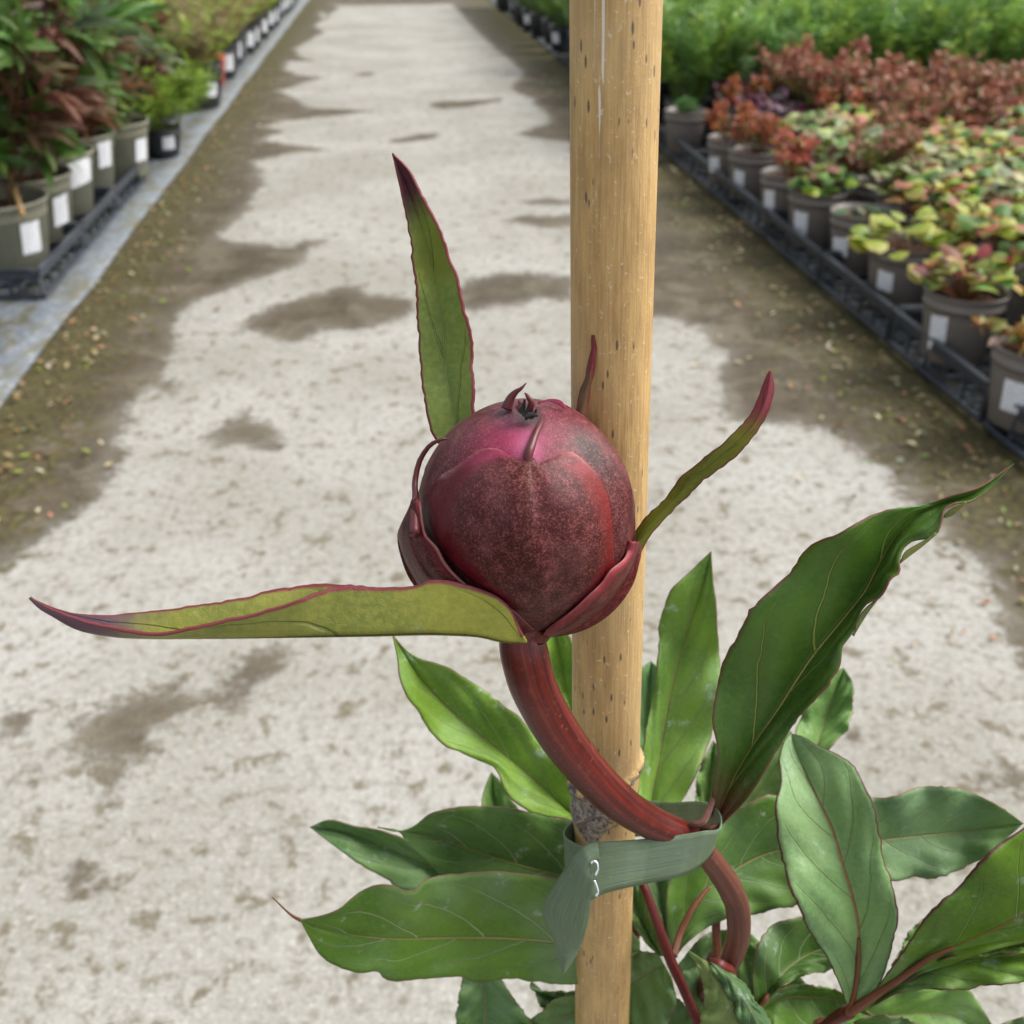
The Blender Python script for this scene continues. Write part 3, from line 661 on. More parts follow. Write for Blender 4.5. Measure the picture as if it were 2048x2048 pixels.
def leaf(Lp, Mp, Rp, dep, color, mat=None, fl=-.004, fr=-.004, rip=.0018, rfreq=4, **kw):
    color = tuple(min(.9, q*k) for q, k in zip(color, (1.22, 1.24, 1.35)))
    kw.setdefault('quilt', .0012); V, Fc, UV, _ = surface(Lp, Mp, Rp, dep, fl, fr, rip, rfreq, **kw)
    return part('leaf', V, Fc, mat or LM, uv=UV, thick=.00035, color=color)
GA, GB, GC, GD = (.125, .225, .030), (.150, .270, .065), (.060, .130, .012), (.090, .185, .055)
# upper left leaf
leaf(cA([(1400, 1240), (1180, 1110), (1080, 1092), (1000, 1062), (950, 1010), (905, 925), (780, 850), (680, 802), (625, 745), (590, 680), (545, 620), (522, 560), (510, 470), (490, 375)]),
     cA([(1400, 1230), (1250, 1130), (1080, 975), (880, 810), (750, 700), (640, 590), (580, 515), (530, 440), (490, 375)]),
     cA([(1400, 1220), (1300, 1060), (1180, 905), (1110, 830), (1000, 710), (900, 628), (800, 562), (700, 500), (600, 470), (550, 440), (490, 375)]), [.262, .268, .262, .25], (.135, .25, .025), fl=-.006, fr=-.003)
# light leaf tips behind it
leaf(cA([(1150, 1400), (900, 1200), (845, 1060), (862, 980), (885, 925)]), cA([(1150, 1400), (960, 1200), (900, 1050), (885, 925)]), cA([(1150, 1400), (1060, 1200), (980, 1050), (920, 960), (885, 925)]), [.29, .30, .30], GB)
leaf(cA([(1350, 900), (1150, 700), (1090, 450), (1120, 250)]), cA([(1350, 900), (1200, 650), (1160, 450), (1120, 250)]), cA([(1350, 900), (1290, 650), (1230, 450), (1120, 250)]), [.29, .30, .29], (.16, .29, .04))
# mid left leaves
leaf(cA([(1450, 1500), (1200, 1440), (900, 1420), (700, 1350), (600, 1260), (545, 1200), (520, 1165), (430, 1145)]), cA([(1450, 1450), (1180, 1345), (900, 1265), (720, 1205), (600, 1170), (520, 1160), (430, 1145)]),
     cA([(1450, 1350), (1250, 1140), (1100, 1098), (1000, 1078), (860, 1060), (740, 1066), (640, 1092), (570, 1142), (520, 1162), (430, 1145)]), [.272, .278, .275, .268], (.095, .185, .045), fl=-.002, fr=-.006)
leaf(cA([(1250, 1480), (900, 1440), (750, 1430), (600, 1405), (540, 1400), (450, 1342), (350, 1290), (250, 1215), (160, 1145)]), cA([(1250, 1470), (900, 1395), (650, 1300), (450, 1220), (300, 1165), (160, 1145)]),
     cA([(1250, 1450), (900, 1370), (750, 1320), (620, 1250), (540, 1190), (450, 1162), (350, 1142), (225, 1118), (160, 1145)]), [.29, .292, .285], (.11, .215, .06))
# lower left large leaf
leaf(cA([(1480, 1640), (1320, 1740), (1210, 1775), (1050, 1762), (900, 1752), (820, 1765), (760, 1745), (560, 1752), (450, 1748), (430, 1725), (370, 1732), (270, 1700), (200, 1655), (160, 1590), (120, 1515)]),
     cA([(1480, 1640), (1350, 1625), (1140, 1605), (950, 1590), (700, 1587), (450, 1588), (280, 1565), (180, 1540), (120, 1515)]),
     cA([(1480, 1600), (1280, 1390), (1150, 1357), (1050, 1337), (900, 1328), (760, 1330), (680, 1340), (610, 1365), (575, 1398), (550, 1400), (500, 1378), (430, 1373), (350, 1412), (280, 1470), (200, 1500), (120, 1515)]), [.262, .266, .262, .25, .245], (.085, .175, .018), fl=-.001, fr=-.006, rip=.002, nU=70)
V_, F_, U_ = tube([P(x, y, d) for x, y, d in [(602, 1842, .2455), (585, 1832, .244), (565, 1815, .242), (552, 1803, .241), (543, 1794, .240)]], [.0006, .0005, .0004, .0003, .0002], 8)
DKRED = None
# lower pieces left of the cane
leaf(cA([(780, 1700), (752, 1850), (742, 1960), (760, 2100)]), cA([(850, 1690), (860, 1850), (850, 2000), (800, 2150)]), cA([(900, 1700), (960, 1810), (1030, 1900), (1080, 1960), (950, 2120)]), [.285, .285, .28], (.09, .19, .03), fl=-.004, fr=-.004)
leaf(cA([(1330, 1800), (1180, 1800), (1040, 1775), (1045, 1760)]), cA([(1350, 1840), (1230, 1850), (1120, 1820), (1045, 1760)]), cA([(1360, 1880), (1240, 1930), (1090, 1870), (1045, 1760)]), [.285, .29, .29], (.075, .16, .02))
leaf(cA([(1350, 1850), (1150, 1830), (1060, 1900), (960, 1980), (900, 2100)]), cA([(1370, 1880), (1200, 1900), (1080, 1980), (900, 2100)]), cA([(1380, 1900), (1300, 2000), (1150, 2080), (900, 2100)]), [.28, .284, .284], (.10, .20, .03))
# upright leaf right of the cane
leaf(cB([(420, 1200), (385, 1030), (400, 870), (435, 690), (460, 520), (475, 390), (470, 345), (495, 270), (530, 185), (590, 128), (640, 80), (680, 42)]), cB([(430, 1200), (440, 1060), (470, 880), (500, 700), (545, 500), (585, 370), (630, 240), (660, 130), (680, 42)]),
     cB([(500, 1200), (560, 1045), (610, 960), (655, 850), (700, 690), (722, 520), (712, 430), (703, 330), (700, 240), (688, 150), (680, 42)]), [.27, .275, .275, .265], (.145, .27, .045), fl=-.004, fr=-.005)
leaf(cB([(420, 1000), (370, 800), (375, 600), (400, 510), (440, 480)]), cB([(430, 1000), (420, 800), (430, 620), (440, 480)]), cB([(450, 1000), (480, 820), (490, 640), (470, 510), (440, 480)]), [.30, .31, .31], (.09, .19, .07))
# small leaf right behind the upright one
leaf(cB([(640, 1180), (620, 1000), (640, 900), (690, 800)]), cB([(660, 1180), (670, 1000), (690, 800)]), cB([(700, 1180), (740, 1000), (740, 850), (690, 800)]), [.30, .30, .30], (.12, .22, .06))
# big glossy leaf
leaf(cE([(318, 1925), (318, 1760), (350, 1560), (325, 1390), (348, 1200), (378, 1080), (440, 970), (508, 850), (620, 722), (735, 612), (768, 542), (820, 490), (980, 432), (1090, 362), (1240, 302), (1400, 285), (1480, 262), (1600, 222), (1700, 190), (1790, 130), (1875, 70)]),
     cE([(335, 1920), (385, 1790), (430, 1690), (520, 1540), (660, 1340), (830, 1080), (1000, 870), (1110, 730), (1180, 590), (1280, 430), (1400, 320), (1500, 280), (1640, 235), (1760, 160), (1875, 70)]),
     cE([(375, 1925), (500, 1800), (620, 1600), (720, 1452), (840, 1290), (940, 1182), (985, 1095), (985, 1030), (1055, 905), (1090, 822), (1205, 735), (1222, 685), (1292, 625), (1288, 565), (1312, 505), (1480, 430), (1502, 370), (1512, 310), (1560, 278), (1640, 270), (1730, 215), (1875, 70)]),
     [.232, .222, .212, .204, .2015], (.045, .105, .012), LMR, fl=-.006, fr=-.0065, rip=.0022, rfreq=4, nU=90, nV=12)
# its pale underside showing where the right margin rolls
for pts in ([(1050, 960), (1085, 900), (1130, 830), (1180, 765)], [(1290, 585), (1320, 560), (1400, 500), (1480, 432)], [(1505, 350), (1540, 345), (1590, 310), (1630, 272)]):
    a = cE(pts); b = [(x-7, y-7) for x, y in a]; b[0] = a[0]; b[-1] = a[-1]
    c_ = [(x-3, y-3) for x, y in a]
    V, Fc, UV, _ = surface(a, c_, b, [.2075, .2045] if pts[0][0] < 1200 else [.202, .199], nU=14, nV=3)
    part('leaf_margin', V, Fc, LM, uv=UV, thick=.0003, color=(.26, .30, .09))
# wide leaf behind, centre right
leaf(cB([(530, 1650), (505, 1540), (500, 1430), (520, 1330), (600, 1230), (700, 1150), (820, 1060), (920, 1010), (1020, 1060), (1150, 1230)]), cB([(535, 1650), (600, 1490), (670, 1390), (780, 1310), (900, 1250), (1030, 1225), (1150, 1230)]),
     cB([(545, 1655), (600, 1592), (680, 1540), (760, 1505), (860, 1490), (960, 1470), (1020, 1458), (1100, 1400), (1150, 1230)]), [.268, .27, .275, .275], (.085, .185, .022), LM, fl=-.004, fr=-.003)
leaf(cB([(700, 1220), (740, 1050), (830, 900), (920, 820), (1000, 760)]), cB([(720, 1230), (850, 1030), (950, 880), (1000, 760)]), cB([(760, 1240), (960, 1120), (1040, 930), (1000, 760)]), [.285, .285, .285], (.12, .22, .07))
leaf(cB([(1000, 920), (1040, 700), (1110, 580), (1170, 520), (1212, 508)]), cB([(1080, 920), (1120, 760), (1170, 620), (1212, 508)]), cB([(1130, 900), (1155, 828), (1220, 755), (1247, 660), (1247, 565), (1212, 508)]), [.29, .30, .30], (.115, .225, .06))
# right mid leaf
leaf(cB([(1180, 1150), (1300, 1035), (1400, 1022), (1455, 1005), (1500, 988), (1570, 985), (1650, 985), (1740, 1015), (1850, 1070), (1930, 1130)]), cB([(1180, 1230), (1340, 1200), (1500, 1180), (1700, 1160), (1930, 1130)]),
     cB([(1180, 1300), (1300, 1340), (1400, 1362), (1500, 1345), (1620, 1335), (1700, 1300), (1780, 1260), (1850, 1200), (1930, 1130)]), [.265, .27, .272, .265], (.085, .175, .045), fl=-.004, fr=-.003)
# pale leaf in front
leaf(cB([(1225, 1860), (1190, 1760), (1140, 1665), (1085, 1580), (1040, 1490), (1000, 1400), (965, 1270), (942, 1130), (935, 1060), (958, 960), (955, 860), (985, 785), (1000, 770)]), cB([(1240, 1860), (1268, 1700), (1270, 1540), (1240, 1400), (1200, 1270), (1165, 1150), (1105, 1030), (1050, 910), (1015, 830), (1000, 770)]),
     cB([(1255, 1860), (1320, 1820), (1370, 1740), (1410, 1600), (1424, 1470), (1402, 1360), (1362, 1230), (1340, 1080), (1300, 985), (1245, 895), (1180, 850), (1100, 812), (1040, 778), (1000, 770)]), [.252, .246, .245, .25, .258], (.125, .225, .080), LMP, fl=-.004, fr=-.005, rip=.002, rfreq=3, nU=70)
# right dark pair
leaf(cB([(1275, 1875), (1380, 1740), (1450, 1640), (1500, 1560), (1545, 1500), (1590, 1450), (1700, 1350), (1800, 1240), (1900, 1170), (2010, 1090)]), cB([(1285, 1880), (1450, 1745), (1560, 1662), (1700, 1600), (1850, 1535), (1990, 1450), (2060, 1300), (2010, 1090)]),
     cB([(1295, 1880), (1400, 1800), (1500, 1745), (1650, 1690), (1800, 1640), (1960, 1590), (2120, 1400), (2010, 1090)]), [.250, .240, .232, .228], (.070, .145, .010), LMP, fl=-.005, fr=-.002, nU=60)
leaf(cB([(1275, 1875), (1400, 1775), (1500, 1712), (1600, 1672), (1720, 1655), (1850, 1650), (2000, 1640), (2150, 1680)]), cB([(1285, 1880), (1400, 1790), (1500, 1728), (1600, 1692), (1720, 1672), (1850, 1665), (2000, 1668), (2150, 1680)]),
     cB([(1290, 1885), (1330, 1860), (1400, 1820), (1500, 1795), (1600, 1792), (1700, 1795), (1780, 1778), (1850, 1772), (1950, 1760), (2050, 1740), (2150, 1680)]), [.251, .244, .238, .232], (.075, .155, .014), LMP, fl=-.002, fr=-.005)
leaf(cB([(1500, 1700), (1620, 1655), (1700, 1600), (1800, 1570), (1950, 1555), (2080, 1600)]), cB([(1600, 1690), (1750, 1640), (1900, 1620), (2080, 1600)]), cB([(1600, 1700), (1750, 1668), (1950, 1655), (2080, 1600)]), [.256, .252, .25], (.075, .15, .012), LMP)
leaf(cB([(1400, 1700), (1440, 1640), (1470, 1570), (1530, 1510)]), cB([(1420, 1700), (1470, 1640), (1530, 1510)]), cB([(1440, 1720), (1520, 1640), (1530, 1510)]), [.275, .275, .275], (.12, .22, .06))
# dark rounded leaf
leaf(cB([(862, 1880), (850, 1800), (848, 1700), (870, 1610), (915, 1550), (985, 1515), (1060, 1500), (1150, 1530), (1240, 1620)]), cB([(868, 1880), (920, 1790), (1000, 1700), (1100, 1640), (1240, 1620)]),
     cB([(875, 1880), (930, 1810), (990, 1765), (1050, 1738), (1150, 1718), (1200, 1690), (1240, 1620)]), [.262, .262, .27, .275], (.050, .115, .014), fl=-.005, fr=-.004)
leaf(cB([(862, 1885), (930, 1800), (1000, 1778), (1090, 1775), (1180, 1795), (1260, 1850), (1330, 1900)]), cB([(865, 1890), (960, 1830), (1080, 1822), (1200, 1840), (1330, 1900)]), cB([(868, 1895), (930, 1960), (1050, 2020), (1200, 2010), (1330, 1900)]), [.266, .27, .272], (.085, .18, .022), fl=-.005, fr=-.004)
leaf(cB([(900, 1800), (960, 1760), (1020, 1730), (1060, 1770)]), cB([(920, 1810), (990, 1780), (1060, 1770)]), cB([(920, 1815), (1000, 1800), (1060, 1770)]), [.285, .285], (.13, .24, .05), nU=16)
leaf(cB([(1250, 1900), (1400, 1815), (1550, 1785), (1690, 1780), (1750, 1850), (1800, 1932), (1850, 2030)]), cB([(1260, 1920), (1450, 1890), (1650, 1900), (1850, 2030)]), cB([(1270, 1940), (1450, 1990), (1650, 2030), (1850, 2030)]), [.275, .28, .285], (.13, .25, .045))
leaf(cB([(1250, 1925), (1330, 1900), (1430, 1902), (1520, 1940), (1600, 2000), (1640, 2060)]), cB([(1255, 1930), (1400, 1960), (1500, 2010), (1640, 2060)]), cB([(1250, 1940), (1350, 2040), (1500, 2080), (1640, 2060)]), [.256, .255, .255], (.075, .16, .012))
leaf(cB([(1780, 1980), (1850, 1930), (1960, 1900), (2100, 1900)]), cB([(1780, 2000), (1900, 1990), (2100, 1900)]), cB([(1780, 2010), (1950, 2060), (2100, 1900)]), [.28, .28], (.08, .16, .03), nU=20)
# folded leaf at the bottom middle
leaf(cB([(590, 1640), (640, 1740), (648, 1830), (640, 1930), (630, 2060)]), cB([(640, 1670), (690, 1740), (745, 1820), (790, 1920), (830, 2060)]), cB([(680, 1690), (770, 1745), (850, 1840), (915, 1935), (960, 2060)]), [.238, .236, .236], (.13, .19, .055), fl=.003, fr=.006)
leaf(cB([(670, 1700), (720, 1770), (760, 1850), (800, 1940), (850, 2060)]), cB([(690, 1695), (770, 1770), (830, 1860), (880, 1960), (910, 2060)]), cB([(675, 1685), (770, 1735), (852, 1830), (918, 1930), (960, 2060)]), [.2355, .2345, .2345], (.060, .125, .045), fl=.001, fr=.004)
# filler leaves right of the cane, below the tie
leaf(cB([(470, 1650), (400, 1640), (330, 1610), (250, 1620)]), cB([(490, 1690), (400, 1740), (300, 1800), (230, 1820)]), cB([(520, 1740), (540, 1850), (470, 2000), (300, 2060)]), [.275, .28, .285], (.09, .19, .03), fl=-.004)
leaf(cB([(470, 1660), (390, 1570), (340, 1480), (300, 1380), (330, 1300)]), cB([(480, 1660), (420, 1560), (370, 1430), (330, 1300)]), cB([(490, 1660), (455, 1540), (420, 1400), (330, 1300)]), [.272, .275, .28], (.075, .165, .012))
leaf(cB([(500, 1660), (455, 1520), (420, 1400), (420, 1250), (470, 1150)]), cB([(510, 1660), (490, 1500), (470, 1350), (470, 1150)]), cB([(520, 1660), (525, 1500), (530, 1330), (470, 1150)]), [.278, .285, .29], (.12, .23, .05))
leaf(cB([(545, 1700), (610, 1620), (690, 1560), (790, 1570), (880, 1650), (900, 1850)]), cB([(560, 1720), (660, 1700), (780, 1730), (900, 1850)]), cB([(570, 1740), (610, 1850), (700, 1960), (900, 1850)]), [.282, .29, .29], (.10, .21, .04))
leaf(cB([(770, 2000), (790, 1800), (790, 1650), (820, 1560), (870, 1600)]), cB([(820, 2000), (840, 1800), (870, 1600)]), cB([(900, 2000), (900, 1800), (870, 1600)]), [.29, .29, .29], (.13, .26, .06))
leaf(cB([(350, 1860), (440, 1820), (560, 1840), (640, 1960), (600, 2080)]), cB([(340, 1900), (450, 1900), (560, 1970), (600, 2080)]), cB([(330, 1950), (420, 2020), (500, 2080), (600, 2080)]), [.288, .29, .29], (.08, .17, .03))

# bracts below and around the bud
BRM = leaf_mat('bract_green', rim=(.22, .045, .05), rimw=.07, tip=(.085, .022, .035), tipstart=.74, veinamt=.25, mid=(.36, .40, .14), nv=2.0, rough=.42, transl=.25, patch=(.17, .20, .02))
BRL = leaf_mat('bract_rolled', rim=(.20, .04, .045), rimw=.07, tip=(.15, .085, .11), tipstart=.70, veinamt=.15, mid=(.25, .26, .06), nv=2.0, rough=.40, transl=.2, spots=.25)
BRR = leaf_mat('bract_narrow', rim=(.17, .03, .035), rimw=.16, tip=(.24, .045, .06), tipstart=.70, veinamt=.2, mid=(.25, .28, .05), nv=2.0, rough=.42, transl=.2, basecol=(.14, .05, .02))
def bract(Lp, Mp, Rp, dep, color, mat, fl, fr, **kw):
    V, Fc, UV, _ = surface(Lp, Mp, Rp, dep, fl, fr, .0003, 3, **kw)
    return part('bract', V, Fc, mat, uv=UV, thick=.0006, color=color)
bract(cD([(2010, 545), (1990, 500), (1960, 430), (1900, 380), (1800, 345), (1700, 323), (1640, 318), (1590, 338), (1540, 350), (1450, 348), (1350, 348), (1280, 350), (1130, 395), (1000, 437), (870, 473), (700, 508), (560, 537), (420, 520), (250, 480), (120, 430), (40, 390)]),
      cD([(2030, 565), (1920, 562), (1850, 546), (1700, 536), (1400, 540), (1100, 545), (700, 550), (500, 550), (350, 540), (220, 510), (130, 460), (80, 430), (40, 390)]),
      cD([(2020, 560), (1960, 440), (1900, 392), (1800, 355), (1650, 330), (1550, 355), (1450, 352), (1300, 343), (1180, 338), (1080, 350), (980, 370), (880, 395), (720, 420), (600, 440), (450, 455), (300, 460), (200, 448), (120, 425), (40, 390)]),
      [.1778, .1752, .1750, .1750, .1750, .1750], (.27, .29, .05), BRL, -.0035, .0014, nU=90, nV=10, pw=.8)
bract(cC([(520, 1300), (400, 1240), (335, 1165), (315, 1110), (296, 1000), (276, 860), (270, 700), (260, 560), (242, 400), (215, 240), (190, 120), (170, 33)]), cC([(540, 1300), (450, 1180), (408, 1040), (385, 900), (372, 750), (345, 560), (300, 370), (250, 220), (205, 110), (170, 33)]),
      cC([(560, 1300), (520, 1150), (498, 1060), (494, 950), (487, 810), (462, 660), (432, 540), (400, 440), (350, 310), (290, 200), (228, 90), (170, 33)]), [.202, .206, .204, .198], (.20, .275, .055), BRM, -.0012, -.0030, nU=80, nV=9, pw=.9)
bract(cC([(1110, 1690), (1128, 1580), (1180, 1498), (1260, 1418), (1320, 1338), (1420, 1248), (1520, 1168), (1598, 1088), (1640, 1000), (1668, 930), (1680, 905)]), cC([(1120, 1700), (1150, 1590), (1210, 1505), (1290, 1420), (1360, 1345), (1450, 1270), (1540, 1195), (1615, 1110), (1658, 1020), (1680, 905)]),
      cC([(1135, 1720), (1170, 1610), (1240, 1512), (1320, 1424), (1400, 1352), (1480, 1290), (1560, 1222), (1632, 1130), (1672, 1050), (1692, 960), (1680, 905)]), [.196, .192, .186, .182], (.145, .165, .012), BRR, .0012, .0012, nU=60, nV=6)
bract(cC([(890, 1120), (905, 1060), (925, 980), (950, 900), (965, 820), (970, 760)]), cC([(915, 1120), (925, 1060), (942, 980), (962, 890), (972, 820), (972, 760)]), cC([(940, 1120), (945, 1060), (960, 980), (976, 890), (983, 820), (974, 760)]), [.1885, .1875, .1860], (.09, .05, .02), leaf_mat('bract_thin', rim=(.15, .02, .02), rimw=.3, tip=(.16, .02, .025), tipstart=.5, veinamt=.1, mid=(.12, .08, .02), transl=.1), .0006, .0006, nU=30, nV=4)

# bud ----------------------------------------------------------------
DC = .190; CX, CY = 1052, 1028; RX, RY = 215/F*DC*.994, 232/F*DC*.994
def bud_mat():
    t = NT('bud_skin'); co = t.coord('Object'); c = t.attr('Col')
    n1 = t.noise(2900, 3, .65, co, .8); n2 = t.noise(500, 5, .65, co); n3 = t.noise(130, 4, .5, co)
    d = t.mix(1, c, (.36, .22, .22), 'MULTIPLY'); l_ = t.mix(.5, t.mix(1, c, (1.35, 1.3, 1.3), 'MULTIPLY'), (.215, .070, .068))
    m_ = t.ramp(t.math('ADD', n1.outputs[0], t.math('MULTIPLY', t.math('SUBTRACT', n2.outputs[0], .5), .5)), .44, .66)
    vv = t.n('TexVoronoi'); vv.feature = 'DISTANCE_TO_EDGE'; vv.inputs['Scale'].default_value = 1100; t.l(co, vv.inputs['Vector'])
    mott = t.mix(m_, d, l_); mott = t.mix(t.math('MULTIPLY', t.ramp(vv.outputs[0], .09, .02), .35), mott, d)
    sat = t.n('SeparateColor'); t.l(c, sat.inputs[0])
    amt = t.attr('Col', 'Alpha')
    col = t.mix(amt, c, mott)
    col = t.mix(t.math('MULTIPLY', t.ramp(n3.outputs[0], .48, .62), .15), col, (.22, .10, .10))
    t.base(col); t.rough(t.math('ADD', .30, t.math('MULTIPLY', n1.outputs[0], .22))); t.b.inputs['Specular IOR Level'].default_value = .22
    h = t.math('ADD', t.math('MULTIPLY', n2.outputs[0], 1), t.math('MULTIPLY', n1.outputs[0], .6)); t.bump(h, .35, .0005)
    t.b.inputs['Subsurface Weight'].default_value = .06; t.b.inputs['Subsurface Radius'].default_value = (.003, .0008, .0006)
    return t.m
BUDM = bud_mat()
def setcol(o, cols, amt):
    a = o.data.color_attributes['Col']; c = np.ones((len(cols), 4), dtype=np.float32); c[:, :3] = cols; c[:, 3] = amt
    a.data.foreach_set('color', c.ravel())
MAR = np.array((.105, .018, .019)); MAUVE = np.array((.185, .050, .058)); PINK = np.array((.29, .036, .09)); HOT = np.array((.52, .14, .27)); CRIM = np.array((.095, .002, .008)); REDM = np.array((.17, .010, .008)); PALE = np.array((.50, .27, .24))
def g2(x, y, cx, cy, sx, sy, rot=0):
    c, s = math.cos(rot), math.sin(rot); dx, dy = x-cx, y-cy; a, b = c*dx+s*dy, -s*dx+c*dy
    return math.exp(-(a*a/sx/sx+b*b/sy/sy))
def mixc(a, b, f): f = min(1, max(0, f)); return a*(1-f)+b*f
# core
nlat, nlon = 130, 200
ax = cup*math.cos(.30)-cfwd*math.sin(.30); bx = np.cross(ax, cright); bx /= np.linalg.norm(bx)
ctr = P(CX, CY, DC); V = []; cols = []; am = []
for i in range(nlat+1):
    ph = math.pi*i/nlat
    for j in range(nlon):
        th = 2*math.pi*j/nlon; s = math.sin(ph); sh = 1+.010*math.cos(3*th+.6)*s+.008*math.cos(5*th+2*ph)*s+.005*math.sin(9*th-3*ph)*s*s
        flat = 1+.006*math.sin(4*th+5*ph)*s-.030*math.exp(-((math.pi-ph)/.5)**2)
        p = ctr+(cright*math.cos(th)+bx*math.sin(th))*s*RX*sh+ax*math.cos(ph)*RY*flat
        V.append(p); x, y, d_ = proj(p)
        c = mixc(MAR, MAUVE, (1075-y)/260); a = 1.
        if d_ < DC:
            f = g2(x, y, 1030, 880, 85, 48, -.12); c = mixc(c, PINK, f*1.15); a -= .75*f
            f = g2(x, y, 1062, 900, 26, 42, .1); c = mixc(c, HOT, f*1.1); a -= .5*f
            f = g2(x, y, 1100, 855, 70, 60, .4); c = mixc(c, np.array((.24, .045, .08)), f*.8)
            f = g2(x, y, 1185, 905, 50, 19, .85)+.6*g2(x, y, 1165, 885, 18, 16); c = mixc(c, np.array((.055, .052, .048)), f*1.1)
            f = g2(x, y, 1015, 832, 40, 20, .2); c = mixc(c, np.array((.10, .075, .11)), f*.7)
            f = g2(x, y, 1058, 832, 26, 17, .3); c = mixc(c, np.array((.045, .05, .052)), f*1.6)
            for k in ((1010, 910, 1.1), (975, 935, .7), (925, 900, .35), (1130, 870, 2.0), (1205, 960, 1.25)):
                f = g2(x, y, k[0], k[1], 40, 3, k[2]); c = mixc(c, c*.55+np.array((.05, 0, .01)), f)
        cols.append(c); am.append(max(0, a))
Fc = [(i*nlon+j, i*nlon+(j+1) % nlon, (i+1)*nlon+(j+1) % nlon, (i+1)*nlon+j) for i in range(nlat) for j in range(nlon)]
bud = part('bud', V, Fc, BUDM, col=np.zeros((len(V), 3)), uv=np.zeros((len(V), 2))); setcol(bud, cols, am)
bud['label'] = 'round dark red peony bud with overlapping skins'
def ball_depth(x, y, off, cx=CX, cy=CY, rx=215., ry=232.):
    r2 = ((x-cx)/rx)**2+((y-cy)/ry)**2
    return DC-RX*math.sqrt(max(0, 1-r2))*1.0-off if r2 < 1 else DC-off+.0*(r2-1)
def shell(name, Lp, Mp, Rp, off, colf, cxy=(CX, CY, 215., 232.), nU=80, nV=22, edge=.35, th=.0005):
    def df(x, y, u, v):
        e = 1-(1-edge)*abs(v)**5+.22*math.cos(v*11+u*2)*math.sin(math.pi*u)*(1-v*v)+.30*math.exp(-(v/.05)**2)*math.sin(math.pi*min(1, u)); return ball_depth(x, y, off*e*min(1, u*6+.25), *cxy)
    V, Fc, UV, PXL = surface(Lp, Mp, Rp, [0, 0], dfun=df, nU=nU, nV=nV)
    o = part(name, V, Fc, BUDM, parent=bud, uv=UV, col=np.zeros((len(V), 3)), thick=th, off=1)
    cc = [colf(*p) for p in PXL]; setcol(o, [c[0] for c in cc], [c[1] for c in cc]); return o
nse = np.random.default_rng(3)
def wig(x, y): return .5+.5*math.sin(x*.09+2*math.sin(y*.05))*math.sin(y*.11+1.3*math.sin(x*.07))
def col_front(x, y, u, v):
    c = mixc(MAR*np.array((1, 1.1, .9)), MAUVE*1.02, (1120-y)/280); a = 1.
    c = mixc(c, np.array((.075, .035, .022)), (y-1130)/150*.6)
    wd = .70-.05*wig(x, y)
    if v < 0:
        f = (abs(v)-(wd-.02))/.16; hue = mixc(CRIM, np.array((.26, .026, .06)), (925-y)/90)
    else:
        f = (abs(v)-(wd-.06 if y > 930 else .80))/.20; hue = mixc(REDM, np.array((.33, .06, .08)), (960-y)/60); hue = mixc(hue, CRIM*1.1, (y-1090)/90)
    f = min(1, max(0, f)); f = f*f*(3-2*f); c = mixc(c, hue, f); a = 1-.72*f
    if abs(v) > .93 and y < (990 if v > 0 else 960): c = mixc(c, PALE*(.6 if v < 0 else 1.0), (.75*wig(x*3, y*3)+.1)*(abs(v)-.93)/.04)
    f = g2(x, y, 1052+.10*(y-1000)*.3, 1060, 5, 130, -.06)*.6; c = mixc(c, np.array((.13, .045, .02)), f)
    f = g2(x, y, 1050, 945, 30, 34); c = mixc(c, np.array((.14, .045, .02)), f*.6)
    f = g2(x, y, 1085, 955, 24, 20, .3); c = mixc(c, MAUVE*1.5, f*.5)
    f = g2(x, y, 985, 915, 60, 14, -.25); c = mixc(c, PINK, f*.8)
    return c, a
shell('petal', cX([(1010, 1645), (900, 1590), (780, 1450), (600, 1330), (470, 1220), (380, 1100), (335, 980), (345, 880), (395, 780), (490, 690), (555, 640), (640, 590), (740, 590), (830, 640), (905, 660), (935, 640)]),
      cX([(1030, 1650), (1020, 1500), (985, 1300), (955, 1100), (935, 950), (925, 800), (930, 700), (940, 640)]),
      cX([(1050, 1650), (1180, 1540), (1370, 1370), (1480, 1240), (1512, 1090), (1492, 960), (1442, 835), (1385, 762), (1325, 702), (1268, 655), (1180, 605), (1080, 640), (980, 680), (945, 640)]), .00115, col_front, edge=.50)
# right and back overlapping skin above the front one
def col_plain(x, y, u, v):
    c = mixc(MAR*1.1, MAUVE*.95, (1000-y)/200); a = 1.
    if abs(v) > .93: c = mixc(c, np.array((.30, .05, .06)), .6); a = .4
    f = g2(x, y, 1185, 905, 50, 17, .85); c = mixc(c, np.array((.05, .05, .045)), f*1.2)
    return c, a
def col_dark(x, y, u, v):
    c = MAR*np.array((.95, .9, .8)); a = 1.
    f = max(0, (abs(v)-.55)/.4) if v > 0 else 0; c = mixc(c, CRIM*1.25, f*1.1); a -= .8*min(1, f)
    if v > .95: c = mixc(c, PALE*.6, .6)
    return c, a
shell('petal', cX([(1525, 1260), (1420, 930), (1230, 660), (1060, 610), (1000, 520), (1000, 430), (1030, 345), (1060, 312)]), cX([(1535, 1200), (1490, 900), (1350, 610), (1180, 440), (1100, 350), (1060, 312)]),
      cX([(1546, 1150), (1548, 960), (1500, 740), (1410, 570), (1300, 440), (1190, 355), (1110, 318), (1060, 312)]), .0002, col_plain, edge=.6, th=.0003)
